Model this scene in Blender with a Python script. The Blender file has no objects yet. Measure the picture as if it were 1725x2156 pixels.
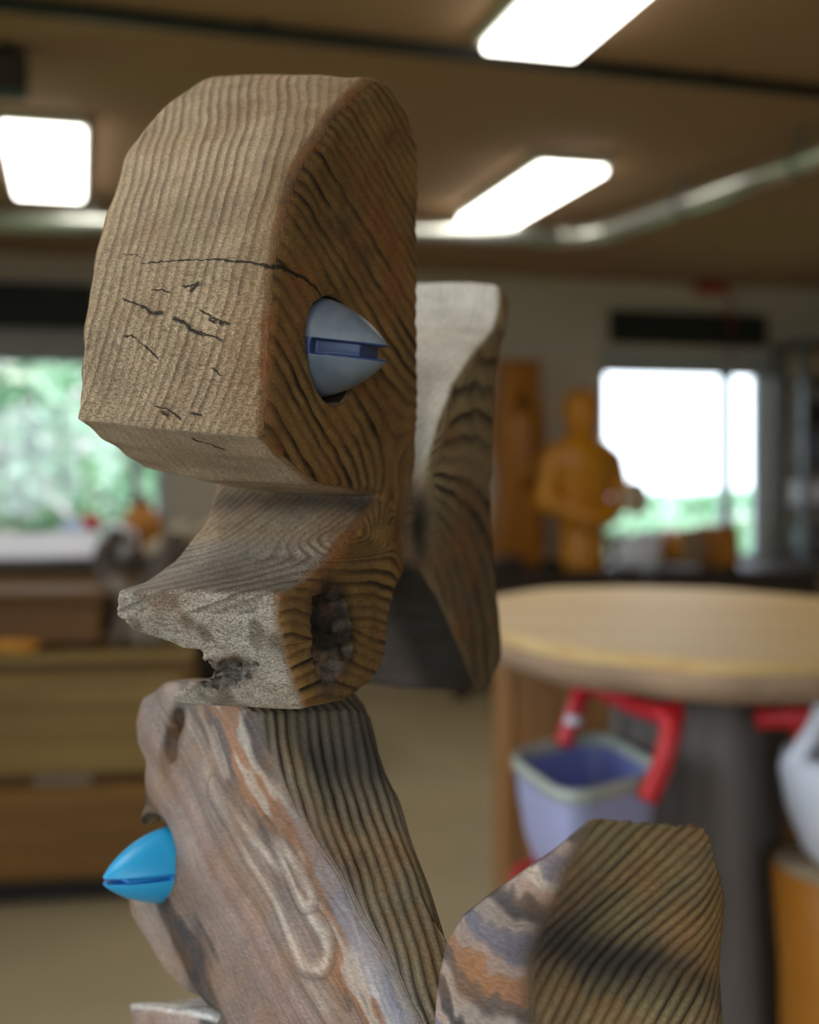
import bpy, bmesh, math, random
import numpy as np
from mathutils import Vector, Matrix
random.seed(7); np.random.seed(7)
SC = bpy.context.scene
COL = SC.collection

# ------------------------------------------------------------------ camera
F, CX, YH, CAMZ = 2600.0, 862.5, 1000.0, 1.3      # focal length in pixels, axis column, horizon row, eye height
cam_d = bpy.data.cameras.new('camera'); cam = bpy.data.objects.new('camera', cam_d); COL.objects.link(cam)
cam.location = (0, 0, CAMZ); cam.rotation_euler = (math.pi/2, 0, 0)
cam_d.sensor_fit = 'HORIZONTAL'; cam_d.sensor_width = 24.0
cam_d.lens = F/1725*24.0
cam_d.shift_y = -(1078-YH)/1725
cam_d.clip_start = 0.02
cam_d.dof.use_dof = True; cam_d.dof.focus_distance = 0.572
cam_d.dof.aperture_fstop = cam_d.lens/9.6
cam_d.dof.aperture_blades = 0
SC.camera = cam
# ------------------------------------------------------------------ sky
w = bpy.data.worlds.new('overcast_sky'); SC.world = w; w.use_nodes = True
bg = w.node_tree.nodes['Background']; bg.inputs[0].default_value = (0.80, 0.90, 1.0, 1); bg.inputs[1].default_value = 5.2
# ------------------------------------------------------------------ exposure
SC.view_settings.view_transform = 'Standard'; SC.view_settings.look = 'None'
SC.view_settings.gamma = 1.0; SC.view_settings.use_curve_mapping = False
SC.view_settings.exposure = 0.0
LAMP = 9.6            # emission of the fluorescent diffusers
SC.cycles.max_bounces = 7; SC.cycles.use_adaptive_sampling = True; SC.cycles.adaptive_threshold = .02; SC.cycles.use_denoising = True

# ================================================================== helpers
def P(px, py, d):
    return Vector(((px-CX)/F*d, d, CAMZ-(py-YH)/F*d))
RHO = math.radians(15)
cr, sr = math.cos(RHO), math.sin(RHO)
def R2W(v, u, z=0.0):                      # room frame (v right, u away) to world
    return Vector((v*cr-u*sr, v*sr+u*cr, z))
def W2R(p):
    return (p.x*cr+p.y*sr, -p.x*sr+p.y*cr)

def raw_mesh(name, V, Fc, mat=None, smooth=False):
    V = np.asarray(V, dtype=np.float32); me = bpy.data.meshes.new(name)
    if isinstance(Fc, np.ndarray):
        n, k = Fc.shape
        me.vertices.add(len(V)); me.vertices.foreach_set('co', V.ravel())
        me.loops.add(n*k); me.loops.foreach_set('vertex_index', Fc.astype(np.int32).ravel())
        me.polygons.add(n); me.polygons.foreach_set('loop_start', np.arange(n, dtype=np.int32)*k)
        me.update(calc_edges=True)
    else:
        me.from_pydata([tuple(v) for v in V], [], Fc); me.update()
    if smooth:
        me.polygons.foreach_set('use_smooth', np.ones(len(me.polygons), dtype=bool))
    if mat: me.materials.append(mat)
    return me
def link(name, me, parent=None, loc=None, rotz=0.0):
    o = bpy.data.objects.new(name, me); COL.objects.link(o)
    if parent: o.parent = parent
    if loc is not None: o.location = loc
    if rotz: o.rotation_euler = (0, 0, rotz)
    return o
def thing(name, label, cat, loc, rotz=0.0, group=None):
    o = link(name, None, None, loc, rotz); o.empty_display_size = .05
    return tag(o, label, cat, group)
def tag(o, label, cat, group=None, kind=None):
    o['label'] = label; o['category'] = cat
    if group: o['group'] = group
    if kind: o['kind'] = kind
    return o
def struct(o): o['kind'] = 'structure'; return o
def bm_mesh(name, bm, mat, smooth=False):
    me = bpy.data.meshes.new(name); bm.normal_update(); bm.to_mesh(me); bm.free()
    if smooth: me.polygons.foreach_set('use_smooth', np.ones(len(me.polygons), dtype=bool))
    me.materials.append(mat); return me
def add_box(bm, c, s, rot=None, bev=0.0, seg=1):
    r = bmesh.ops.create_cube(bm, size=1.0); vs = r['verts']
    for v in vs: v.co = Vector((v.co.x*s[0], v.co.y*s[1], v.co.z*s[2]))
    if bev:
        es = list({e for v in vs for e in v.link_edges})
        g = bmesh.ops.bevel(bm, geom=es, offset=bev, segments=seg, affect='EDGES', profile=.5)
        vs = list({v for f in g['faces'] for v in f.verts} | {v for v in vs if v.is_valid})
    M = (rot.to_4x4() if rot is not None else Matrix.Identity(4))
    for v in vs: v.co = (M @ v.co) + Vector(c)
    return vs
def box(name, c, s, mat, parent=None, rot=None, bev=0.004, loc=None, rotz=0, seg=1):
    bm = bmesh.new(); add_box(bm, c, s, rot, bev, seg)
    return link(name, bm_mesh(name, bm, mat), parent, loc, rotz)
def add_lathe(bm, prof, n=24, c=(0, 0, 0), cap=True):
    rings = []
    for r, z in prof:
        rings.append([bm.verts.new((c[0]+r*math.cos(2*math.pi*i/n), c[1]+r*math.sin(2*math.pi*i/n), c[2]+z)) for i in range(n)])
    for a, b in zip(rings, rings[1:]):
        for i in range(n): bm.faces.new((a[i], a[(i+1) % n], b[(i+1) % n], b[i]))
    if cap:
        bm.faces.new(rings[0][::-1]); bm.faces.new(rings[-1])
def lathe(name, prof, mat, parent=None, n=24, c=(0, 0, 0), loc=None, cap=True):
    bm = bmesh.new(); add_lathe(bm, prof, n, c, cap)
    return link(name, bm_mesh(name, bm, mat, True), parent, loc)
def add_tube(bm, pts, r, n=10):
    pts = [Vector(p) for p in pts]; rings = []
    up = Vector((0, 0, 1))
    for i, p in enumerate(pts):
        t = (pts[min(i+1, len(pts)-1)]-pts[max(i-1, 0)]).normalized()
        x = t.cross(up)
        if x.length < 1e-3: x = t.cross(Vector((1, 0, 0)))
        x.normalize(); y = t.cross(x)
        rr = r[i] if isinstance(r, (list, tuple)) else r
        rings.append([bm.verts.new(p+x*rr*math.cos(2*math.pi*k/n)+y*rr*math.sin(2*math.pi*k/n)) for k in range(n)])
    for a, b in zip(rings, rings[1:]):
        for k in range(n): bm.faces.new((a[k], b[k], b[(k+1) % n], a[(k+1) % n]))
    bm.faces.new(rings[0]); bm.faces.new(rings[-1][::-1])
def tube(name, pts, r, mat, parent=None, n=10, loc=None):
    bm = bmesh.new(); add_tube(bm, pts, r, n); bmesh.ops.recalc_face_normals(bm, faces=bm.faces)
    return link(name, bm_mesh(name, bm, mat, True), parent, loc)
def smooth_path(pts, n=6):
    pts = [Vector(p) for p in pts]; out = []
    for i in range(len(pts)-1):
        a, b, c, d = pts[max(i-1, 0)], pts[i], pts[i+1], pts[min(i+2, len(pts)-1)]
        for k in range(n):
            t = k/n
            out.append(.5*((2*b)+(c-a)*t+(2*a-5*b+4*c-d)*t*t+(3*b-a-3*c+d)*t**3))
    return out+[pts[-1]]

# ------------------------------------------------------------------ materials
def mat_new(name):
    m = bpy.data.materials.new(name); m.use_nodes = True
    nt = m.node_tree; return m, nt, nt.nodes['Principled BSDF']
def N(nt, t, **kw):
    n = nt.nodes.new(t)
    for k, v in kw.items(): setattr(n, k, v)
    return n
def mth(nt, op, a, b=None, c=None, clamp=False):
    n = N(nt, 'ShaderNodeMath', operation=op); n.use_clamp = clamp
    for i, x in enumerate((a, b, c)):
        if x is None: continue
        if isinstance(x, (int, float)): n.inputs[i].default_value = x
        else: nt.links.new(x, n.inputs[i])
    return n.outputs[0]
def mixc(nt, fac, a, b, mode='MIX'):
    n = N(nt, 'ShaderNodeMix', data_type='RGBA', blend_type=mode)
    for s, x in ((n.inputs[0], fac), (n.inputs[6], a), (n.inputs[7], b)):
        if isinstance(x, (int, float)): s.default_value = x
        elif isinstance(x, tuple): s.default_value = (*x[:3], 1)
        else: nt.links.new(x, s)
    return n.outputs[2]
def ramp(nt, x, stops, interp='LINEAR'):
    n = N(nt, 'ShaderNodeValToRGB'); cr_ = n.color_ramp; cr_.interpolation = interp
    while len(cr_.elements) < len(stops): cr_.elements.new(.5)
    for e, (p, c) in zip(cr_.elements, stops):
        e.position = p; e.color = (c, c, c, 1) if isinstance(c, (int, float)) else (*c, 1)
    nt.links.new(x, n.inputs[0]); return n.outputs[0]
def noise(nt, vec, scale, detail=3, rough=.55):
    n = N(nt, 'ShaderNodeTexNoise'); n.inputs['Scale'].default_value = scale
    n.inputs['Detail'].default_value = detail; n.inputs['Roughness'].default_value = rough
    if vec is not None: nt.links.new(vec, n.inputs['Vector'])
    return n.outputs[0]
def scaled(nt, vec, s):
    n = N(nt, 'ShaderNodeMapping'); n.inputs['Scale'].default_value = s; nt.links.new(vec, n.inputs['Vector']); return n.outputs[0]
def objco(nt): return N(nt, 'ShaderNodeTexCoord').outputs['Object']
def plain(name, col, rough=.5, metal=0.0, var=.15, scale=8.0, bump=0.0):
    m, nt, b = mat_new(name); co = objco(nt)
    f = noise(nt, co, scale, 4)
    c = mixc(nt, f, tuple(x*(1-var) for x in col), tuple(min(1, x*(1+var)) for x in col))
    nt.links.new(c, b.inputs['Base Color']); b.inputs['Roughness'].default_value = rough; b.inputs['Metallic'].default_value = metal
    if bump:
        bn = N(nt, 'ShaderNodeBump'); bn.inputs['Strength'].default_value = bump; bn.inputs['Distance'].default_value = .01
        nt.links.new(noise(nt, co, scale*6, 4), bn.inputs['Height']); nt.links.new(bn.outputs[0], b.inputs['Normal'])
    return m
def plankwood(name, c1, c2, axis=0, rough=.55, sc=1.0):
    m, nt, b = mat_new(name); co = objco(nt)
    s = [14*sc]*3; s[axis] = 1.2*sc
    f = noise(nt, scaled(nt, co, tuple(s)), 2.0, 5, .6)
    f = ramp(nt, f, [(.3, 0.0), (.7, 1.0)])
    nt.links.new(mixc(nt, f, c1, c2), b.inputs['Base Color']); b.inputs['Roughness'].default_value = rough
    bn = N(nt, 'ShaderNodeBump'); bn.inputs['Strength'].default_value = .2; bn.inputs['Distance'].default_value = .004
    nt.links.new(f, bn.inputs['Height']); nt.links.new(bn.outputs[0], b.inputs['Normal'])
    return m
def emis(name, col, s):
    m, nt, b = mat_new(name); b.inputs['Base Color'].default_value = (.8, .8, .8, 1)
    b.inputs['Emission Color'].default_value = (*col, 1); b.inputs['Emission Strength'].default_value = s; return m
def glass_mat():
    m, nt, b = mat_new('window_glass'); nt.nodes.remove(b)
    tr = N(nt, 'ShaderNodeBsdfTransparent'); gl = N(nt, 'ShaderNodeBsdfGlossy'); gl.inputs['Roughness'].default_value = .02
    fr = N(nt, 'ShaderNodeFresnel'); fr.inputs[0].default_value = 1.45; mx = N(nt, 'ShaderNodeMixShader')
    nt.links.new(fr.outputs[0], mx.inputs[0]); nt.links.new(tr.outputs[0], mx.inputs[1]); nt.links.new(gl.outputs[0], mx.inputs[2])
    nt.links.new(mx.outputs[0], nt.nodes['Material Output'].inputs[0]); return m

def driftwood_mat(name, rough=.75, stain=(.28, .10, .03), bump=.6, pit_scale=260, cracks=False):
    """weathered wood: growth rings, cracks and pits follow fields stored on the mesh"""
    m, nt, b = mat_new(name); co = objco(nt)
    def at(n, out='Fac'):
        a = N(nt, 'ShaderNodeAttribute', attribute_name=n); return a.outputs[out]
    tint = at('tint', 'Color'); ring = at('ring'); lc = at('line'); pit = at('pit'); st = at('stain'); dk = at('latewood', 'Color')
    wob = noise(nt, co, 60, 4)
    r = mth(nt, 'ADD', ring, mth(nt, 'MULTIPLY', wob, .45))
    fr = mth(nt, 'FRACT', r)
    late = ramp(nt, fr, [(0.0, .35), (.08, 0.0), (.42, .05), (.80, 1.0), (.93, 1.0), (1.0, .35)])
    # every ring has its own strength
    wn = N(nt, 'ShaderNodeTexWhiteNoise', noise_dimensions='1D'); nt.links.new(mth(nt, 'FLOOR', r), wn.inputs['W'])
    rv = mth(nt, 'MULTIPLY_ADD', wn.outputs['Value'], .7, .45)
    patch = ramp(nt, noise(nt, co, 18, 4), [(.3, .45), (.65, 1.1)])
    lm = mth(nt, 'MULTIPLY', mth(nt, 'MULTIPLY', late, lc), mth(nt, 'MULTIPLY', rv, patch), clamp=True)
    c = mixc(nt, lm, tint, mixc(nt, 1.0, tint, dk, 'MULTIPLY'))
    big = ramp(nt, noise(nt, co, 16, 6, .65), [(.28, .60), (.5, .98), (.72, 1.32)])
    c = mixc(nt, 1.0, c, big, 'MULTIPLY')
    sm = mth(nt, 'MULTIPLY', st, ramp(nt, noise(nt, co, 26, 5, .65), [(.46, 0.0), (.66, 1.0)]))
    c = mixc(nt, sm, c, stain)
    sd_ = mth(nt, 'MULTIPLY', st, ramp(nt, noise(nt, scaled(nt, co, (1.3, .8, .9)), 37, 5, .7), [(.56, 0.0), (.72, .8)]))
    c = mixc(nt, sd_, c, (.055, .036, .024))
    fib = noise(nt, scaled(nt, co, (900, 260, 900)), 1.0, 3, .7)
    c = mixc(nt, 1.0, c, ramp(nt, fib, [(.25, .66), (.75, 1.32)]), 'MULTIPLY')
    pn = noise(nt, scaled(nt, co, (1.0, 1.0, 1.9)), pit_scale, 4, .65)
    p2 = noise(nt, scaled(nt, co, (1.0, 1.0, 2.4)), pit_scale*2.6, 3, .6)
    pl = noise(nt, co, 30, 3)
    pm = mth(nt, 'MULTIPLY', ramp(nt, pn, [(.57, 0.0), (.66, 1.0)]), mth(nt, 'MULTIPLY', pit, ramp(nt, pl, [(.40, 0.1), (.6, 1.0)])), clamp=True)
    pm2 = mth(nt, 'MULTIPLY', ramp(nt, p2, [(.50, 0.0), (.64, .75)]), pit, clamp=True)
    pm = mth(nt, 'MAXIMUM', pm, pm2)
    c = mixc(nt, mth(nt, 'MULTIPLY', pm, .66), c, (.085, .052, .028))
    cm = None
    if cracks:
        wob2 = mth(nt, 'MULTIPLY', mth(nt, 'SUBTRACT', noise(nt, co, 230, 3), .5), 3.4)
        cd_ = mth(nt, 'ABSOLUTE', mth(nt, 'ADD', at('crack'), wob2))
        cm = mth(nt, 'MULTIPLY', mth(nt, 'MULTIPLY_ADD', mth(nt, 'DIVIDE', cd_, at('crackwidth')), -1.6, 1.9, clamp=True), at('cracknear'))
        c = mixc(nt, mth(nt, 'MULTIPLY', cm, .95), c, (.014, .008, .004))
    nt.links.new(c, b.inputs['Base Color'])
    h = mth(nt, 'MULTIPLY', lm, .8)
    h = mth(nt, 'ADD', h, mth(nt, 'MULTIPLY', pm, -1.3))
    if cm is not None: h = mth(nt, 'ADD', h, mth(nt, 'MULTIPLY', cm, -2.4))
    h = mth(nt, 'ADD', h, mth(nt, 'MULTIPLY', fib, .55))
    bn = N(nt, 'ShaderNodeBump'); bn.inputs['Strength'].default_value = bump; bn.inputs['Distance'].default_value = .0012
    nt.links.new(h, bn.inputs['Height']); nt.links.new(bn.outputs[0], b.inputs['Normal'])
    ro = at('gloss'); nt.links.new(mth(nt, 'MULTIPLY_ADD', ro, -.42, rough), b.inputs['Roughness'])
    b.inputs['Specular IOR Level'].default_value = .4
    return m

M = {}
M['glass'] = glass_mat()
M['lamp'] = emis('fluorescent_diffuser', (1.0, .97, .88), LAMP)
M['white_metal'] = plain('white_enamel', (.7, .7, .66), .4)
M['wall'] = plain('cream_plaster', (.60, .53, .43), .9, var=.05, scale=3)
M['ceil'] = plain('brown_ceiling_board', (.41, .255, .14), .9, var=.06, scale=2)
M['floor'] = plain('painted_concrete', (.40, .325, .19), .6, var=.18, scale=1.6, bump=.1)
M['black'] = plain('black_paint', (.012, .012, .011), .5)
M['dark'] = plain('dark_brown_stain', (.045, .030, .022), .6)
M['blackgreen'] = plain('blackboard_green', (.012, .018, .014), .6)
M['upvc'] = plain('white_window_frame', (.62, .68, .76), .35, var=.04)
M['blind'] = plain('grey_blind', (.40, .43, .42), .7)
M['zinc'] = plain('galvanised_duct', (.62, .63, .58), .32, metal=.85, var=.2)
M['slab'] = plankwood('pale_slab_wood', (.58, .37, .145), (.78, .56, .27), 0, .5, .6)
M['bark'] = plain('grey_bark', (.13, .10, .075), .9, var=.4, scale=20, bump=.6)
M['trunk'] = plankwood('weathered_trunk', (.09, .075, .065), (.17, .145, .13), 2, .9, .8)
M['brownwood'] = plankwood('brown_cabinet_wood', (.23, .10, .028), (.36, .17, .052), 2, .5, .7)
M['chest'] = plankwood('yellow_brown_pine', (.20, .120, .026), (.31, .20, .05), 0, .5, .7)
M['chest2'] = plankwood('red_brown_pine', (.16, .075, .010), (.26, .125, .018), 0, .5, .7)
M['darkchest'] = plankwood('dark_crate_wood', (.10, .042, .006), (.18, .08, .012), 0, .6, .7)
M['orange'] = plankwood('orange_oiled_wood', (.47, .175, .006), (.70, .30, .012), 2, .4, .6)
M['darkorange'] = plankwood('dark_orange_wood', (.28, .095, .006), (.46, .18, .012), 2, .45, .6)
M['red'] = plain('red_paint', (.52, .012, .018), .35)
M['lavender'] = plain('lavender_plastic', (.40, .42, .66), .4, var=.05)
M['blue_in'] = plain('blue_plastic', (.22, .26, .60), .4, var=.05)
M['rim'] = plain('grey_green_rim', (.42, .47, .42), .45)
M['whitepl'] = plain('white_plastic', (.74, .78, .86), .4, var=.04)
M['paper'] = plain('white_card', (.78, .78, .84), .7, var=.03)
M['cream'] = plain('cream_wood', (.62, .52, .34), .6)
M['tan'] = plankwood('tan_board', (.33, .24, .15), (.46, .35, .22), 0, .7, .6)
M['drift'] = plain('dark_driftwood', (.10, .075, .055), .85, var=.5, scale=12, bump=.6)
M['drift2'] = plain('grey_driftwood', (.26, .21, .16), .85, var=.45, scale=12, bump=.6)
M['steel'] = plain('grey_steel', (.18, .19, .21), .4, metal=.6)
M['greybox'] = plain('grey_blue_box', (.16, .18, .22), .6)
M['bluecloth'] = plain('pale_blue_cloth', (.45, .56, .72), .9, var=.2, scale=10)
M['grass'] = plain('lawn', (.16, .26, .08), .95, var=.3, scale=3)
M['leaf'] = plain('green_leaves', (.22, .46, .26), .7, var=.4, scale=1.5)
M['leaf2'] = plain('light_green_leaves', (.46, .64, .46), .7, var=.4, scale=1.5)
M['bloom'] = plain('pink_blossom', (.70, .58, .62), .7, var=.2)
M['eye_grey'] = None

# ================================================================== room shell
UB, UF, VL, VR, ZC = 7.6, -2.6, -2.2, 5.4, 2.6
bm = bmesh.new(); add_box(bm, (0, 0, -.05), (VR-VL+.5, UB-UF+.5, .1))
struct(link('floor', bm_mesh('floor', bm, M['floor']), None, R2W((VR+VL)/2, (UB+UF)/2, 0), RHO))
bm = bmesh.new(); add_box(bm, (0, 0, .05), (VR-VL+.5, UB-UF+.5, .1))
struct(link('ceiling', bm_mesh('ceiling', bm, M['ceil']), None, R2W((VR+VL)/2, (UB+UF)/2, ZC), RHO))
def wall_panel(bm, a0, a1, holes, plane, axis, th):
    """wall between a0 and a1 with rectangular holes (h0,h1,z0,z1); plane = inner face coordinate, th signed outwards"""
    xs = sorted({a0, a1, *[h[0] for h in holes], *[h[1] for h in holes]})
    for x0, x1 in zip(xs, xs[1:]):
        cuts = sorted([(h[2], h[3]) for h in holes if h[0] <= x0+1e-6 and h[1] >= x1-1e-6])
        z = 0.0
        for c0, c1 in cuts+[(ZC, ZC)]:
            if c0 > z+1e-4:
                c = ((x0+x1)/2, plane+th/2, (z+c0)/2); s = (x1-x0, abs(th), c0-z)
                if axis == 'u': c = (c[1], c[0], c[2]); s = (s[1], s[0], s[2])
                add_box(bm, c, s)
            z = c1
def wv(px):        # room coordinate v of the back wall point seen in image column px
    m = (px-CX)/F          # (v cr - UB sr) = m (v sr + UB cr)
    return UB*(m*cr+sr)/(cr-m*sr)
def wz(px, py):
    p = R2W(wv(px), UB); return CAMZ-(py-YH)/F*p.y
win1 = (wv(1262), wv(1622), wz(1400, 1192), wz(1400, 742))
win2 = (wv(-330), wv(352), wz(150, 1185), wz(150, 700))
bm = bmesh.new(); wall_panel(bm, VL-.25, VR+.25, [win1, win2], UB, 'v', .24)
struct(link('wall_back', bm_mesh('wall_back', bm, M['wall']), None, (0, 0, 0), RHO))
lw = [(-2.2, .1, .75, 2.3), (.35, 2.6, .75, 2.3), (3.3, 5.2, .9, 2.2)]
bm = bmesh.new(); wall_panel(bm, UF-.25, UB+.25, lw, VL, 'u', -.24)
struct(link('wall_left', bm_mesh('wall_left', bm, M['wall']), None, (0, 0, 0), RHO))
bm = bmesh.new(); wall_panel(bm, UF-.25, UB+.25, [], VR, 'u', .24)
struct(link('wall_right', bm_mesh('wall_right', bm, M['wall']), None, (0, 0, 0), RHO))
rw = [(-1.9, .6, .7, 2.3)]
bm = bmesh.new(); wall_panel(bm, VL-.25, VR+.25, rw, UF, 'v', -.24)
struct(link('wall_front', bm_mesh('wall_front', bm, M['wall']), None, (0, 0, 0), RHO))

def window(name, c, wd, ht, axis, mull=(), fr=.06, trans=()):
    root = struct(link(name, None, None, R2W(*c[:2], c[2]), RHO+(math.pi/2 if axis == 'u' else 0)))
    for s in (-1, 1):
        box('frame', (s*(wd/2-fr/2), 0, 0), (fr, .07, ht), M['upvc'], root)
        box('frame', (0, 0, s*(ht/2-fr/2)), (wd-2*fr, .07, fr), M['upvc'], root)
    for x in mull: box('mullion', (x, 0, 0), (fr, .07, ht-2*fr), M['upvc'], root)
    xs = [-wd/2+fr]+[q for x in mull for q in (x-fr/2, x+fr/2)]+[wd/2-fr]
    for a, b in zip(xs[::2], xs[1::2]):
        box('pane', ((a+b)/2, 0, 0), (b-a, .008, ht-2*fr), M['glass'], root, bev=0)
    return root
def wincenter(h): return ((h[0]+h[1])/2, (h[2]+h[3])/2, h[1]-h[0], h[3]-h[2])
c = wincenter(win1); wa = wv(1543)-c[0]
w1 = window('window_1', (c[0], UB+.10, c[1]), c[2], c[3], 'v', (wa,), .075)
box('blind', (0, -.07, c[3]/2-.075), (c[2]-.02, .05, .15), M['blind'], w1)
box('window_sill', (0, -.16, -c[3]/2+.012), (c[2]-.02, .20, .024), M['upvc'], w1)
c = wincenter(win2)
w2 = window('window_2', (c[0], UB+.10, c[1]), c[2], c[3], 'v', (wv(285)-c[0], wv(-120)-c[0]), .06)
box('blind', (0, -.07, c[3]/2-.09), (c[2]-.02, .05, .18), M['blind'], w2)
box('window_sill', (0, -.16, -c[3]/2+.012), (c[2]-.02, .20, .024), M['upvc'], w2)
for i, h in enumerate(lw):
    c = wincenter(h); window(f'window_{i+3}', (VL-.10, c[0], c[1]), c[2], c[3], 'u', (-c[2]/6, c[2]/6))
c = wincenter(rw[0]); window('window_6', (c[0], UF-.10, c[1]), c[2], c[3], 'v', (-.4, .4))
# ------------------------------------------------------------------ outside
struct(box('ground', (0, 0, -.2), (70, 70, .1), M['grass'], None, bev=0, loc=R2W(1, 3, 0), rotz=RHO))
def bush(label, c, rad, n, mats, sd, group='garden bushes'):
    rng = np.random.RandomState(sd); root = thing('garden_bush', label, 'bush', (c[0], c[1], -.15), 0, group)
    for j, (mt, share) in enumerate(mats):
        k = int(n*share); d = rng.normal(size=(k, 3)); d /= np.linalg.norm(d, axis=1)[:, None]
        rr = rng.uniform(.55, 1.0, k)**.5; lump = 1+.22*np.sin(d[:, 0]*5+sd)*np.cos(d[:, 2]*4+sd*2)
        p = d*(rr*lump)[:, None]*np.array(rad)+np.array([0, 0, rad[2]*.95]); p[:, 2] = np.maximum(p[:, 2], .05)
        a = rng.normal(size=(k, 3)); a /= np.linalg.norm(a, axis=1)[:, None]; b_ = np.cross(a, rng.normal(size=(k, 3))); b_ /= np.linalg.norm(b_, axis=1)[:, None]
        L = rng.uniform(.05, .11, k)[:, None]
        V = np.stack([p-a*L, p+b_*L*.45, p+a*L, p-b_*L*.45], 1).reshape(-1, 3)
        fo = link('foliage' if j < 2 else 'blossom', raw_mesh('foliage', V, np.arange(k*4).reshape(-1, 4), mt), root); fo['kind'] = 'stuff'
    for q in range(4):
        a = q*1.6; tube('stem', [(0.05*math.cos(a), .05*math.sin(a), 0), (.25*math.cos(a)*rad[0], .25*math.sin(a)*rad[1], rad[2]*.7), (.5*math.cos(a)*rad[0], .5*math.sin(a)*rad[1], rad[2]*1.3)], [.03, .02, .01], M['bark'], root, 6)
def out(px, d): return ((px-CX)/F*d, d)
bush('tall blossoming green bush seen at the left edge of the left window', out(-40, 9.0), (.75, .6, 1.35), 6000, [(M['leaf'], .45), (M['leaf2'], .45), (M['bloom'], .10)], 1)
bush('tall green bush with pinkish blossom in the middle of the left window', out(130, 11.2), (1.0, .8, 1.5), 7000, [(M['leaf'], .4), (M['leaf2'], .45), (M['bloom'], .15)], 2)
bush('dark green bush behind the right edge of the left window', out(320, 13.4), (1.2, .8, 1.25), 6000, [(M['leaf'], .7), (M['leaf2'], .3)], 3)
bush('low pale green bush outside the right window, at its left', out(1325, 13.2), (.9, .7, .56), 3500, [(M['leaf2'], .75), (M['leaf'], .25)], 4)
bush('higher green bush outside the right window, at its right', out(1500, 15.8), (1.1, .9, .66), 3500, [(M['leaf2'], .6), (M['leaf'], .4)], 5)

# ================================================================== ceiling fittings
def ceiling_light(v, u, label):
    t = thing('ceiling_light', label, 'ceiling light', R2W(v, u, ZC), RHO, 'fluorescent ceiling lights')
    box('housing', (0, 0, -.02), (.32, 1.17, .04), M['white_metal'], t, bev=.008)
    box('diffuser', (0, 0, -.052), (.285, 1.12, .026), M['lamp'], t, bev=.010, seg=2)
def ceil_at(px, py): return W2R(P(px, py, (ZC-CAMZ-.04)*F/(YH-py)))
a = ceil_at(1108, 412); ceiling_light(a[0], a[1], 'fluorescent ceiling light behind the long dark conduit, right of the fish head')
a = ceil_at(1098, 128); ceiling_light(a[0]-.015, a[1]-.665, 'fluorescent ceiling light cut by the top of the photo')
a = ceil_at(70, 340); ceiling_light(a[0]+.05, a[1]+.02, 'fluorescent ceiling light at the left edge of the photo')
ceiling_light(-.75, 1.3, 'unseen fluorescent ceiling light added over the left of the bench area near the camera')  # added out of view to light the front of the fish
ceiling_light(-.75, -1.1, 'unseen fluorescent ceiling light added behind the camera on the left')  # second unseen lamp, added to light the fish from behind the camera
# dark conduit across the ceiling
pa, pb = ceil_at(-350, -16), ceil_at(2100, 246)
va = R2W(pa[0], pa[1], ZC-.022); vb = R2W(pb[0], pb[1], ZC-.022)
t = thing('ceiling_conduit', 'long black conduit running across the ceiling between the lights', 'conduit', (va+vb)/2)
o = tube('conduit_pipe', [va-(va+vb)/2, Vector((0, 0, 0)), vb-(va+vb)/2], .022, M['black'], t)
for k in range(5):
    q = va.lerp(vb, (k+.5)/5)-(va+vb)/2; box('clip', q+Vector((0, 0, .008)), (.03, .07, .026), M['black'], t, rot=Matrix.Rotation(RHO, 3, 'Z'), bev=.002)
# galvanised duct
zd = 2.47; h = zd-CAMZ
def dp(px, py): return P(px, py, h*F/(YH-py))
d0, d1, d2 = dp(-300, 452), dp(1245, 498), dp(1900, 268)
t = thing('ventilation_duct', 'galvanised round duct with an elbow below the ceiling', 'duct', d1)
def rel(p): return Vector(p)-d1
e0 = d1+(d0-d1).normalized()*.14; e2 = d1+(d2-d1).normalized()*.14
tube('duct_pipe', [rel(d0), rel(e0)], .045, M['zinc'], t, 16)
tube('duct_pipe', [rel(e2), rel(d2)], .045, M['zinc'], t, 16)
tube('elbow', smooth_path([rel(e0+(d0-d1).normalized()*.03), rel(e0), rel(d1+(e0-d1)*.25+(e2-d1)*.25), rel(e2), rel(e2+(d2-d1).normalized()*.03)], 6), .054, M['zinc'], t, 16)
for q in (d1.lerp(d2, .38), d1.lerp(d2, .75), d1.lerp(d0, .3), d1.lerp(d0, .7)):
    box('hanger', rel(q)+Vector((0, 0, .085)), (.012, .03, .09), M['steel'], t, bev=.001)
    tube('band', [rel(q)-(d2-d1).normalized()*.015, rel(q)+(d2-d1).normalized()*.015], .051, M['steel'], t, 16)
q = P(12, 60, 3.75); q.z = ZC
t = thing('speaker_box', 'small black box fixed to the ceiling in the top left corner', 'speaker', q, RHO)
box('body', (0, 0, -.085), (.13, .13, .12), M['black'], t, bev=.012, seg=2)
box('mount', (0, 0, -.014), (.05, .05, .028), M['black'], t)
box('grille', (0, -.067, -.085), (.10, .006, .09), M['dark'], t)

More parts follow.
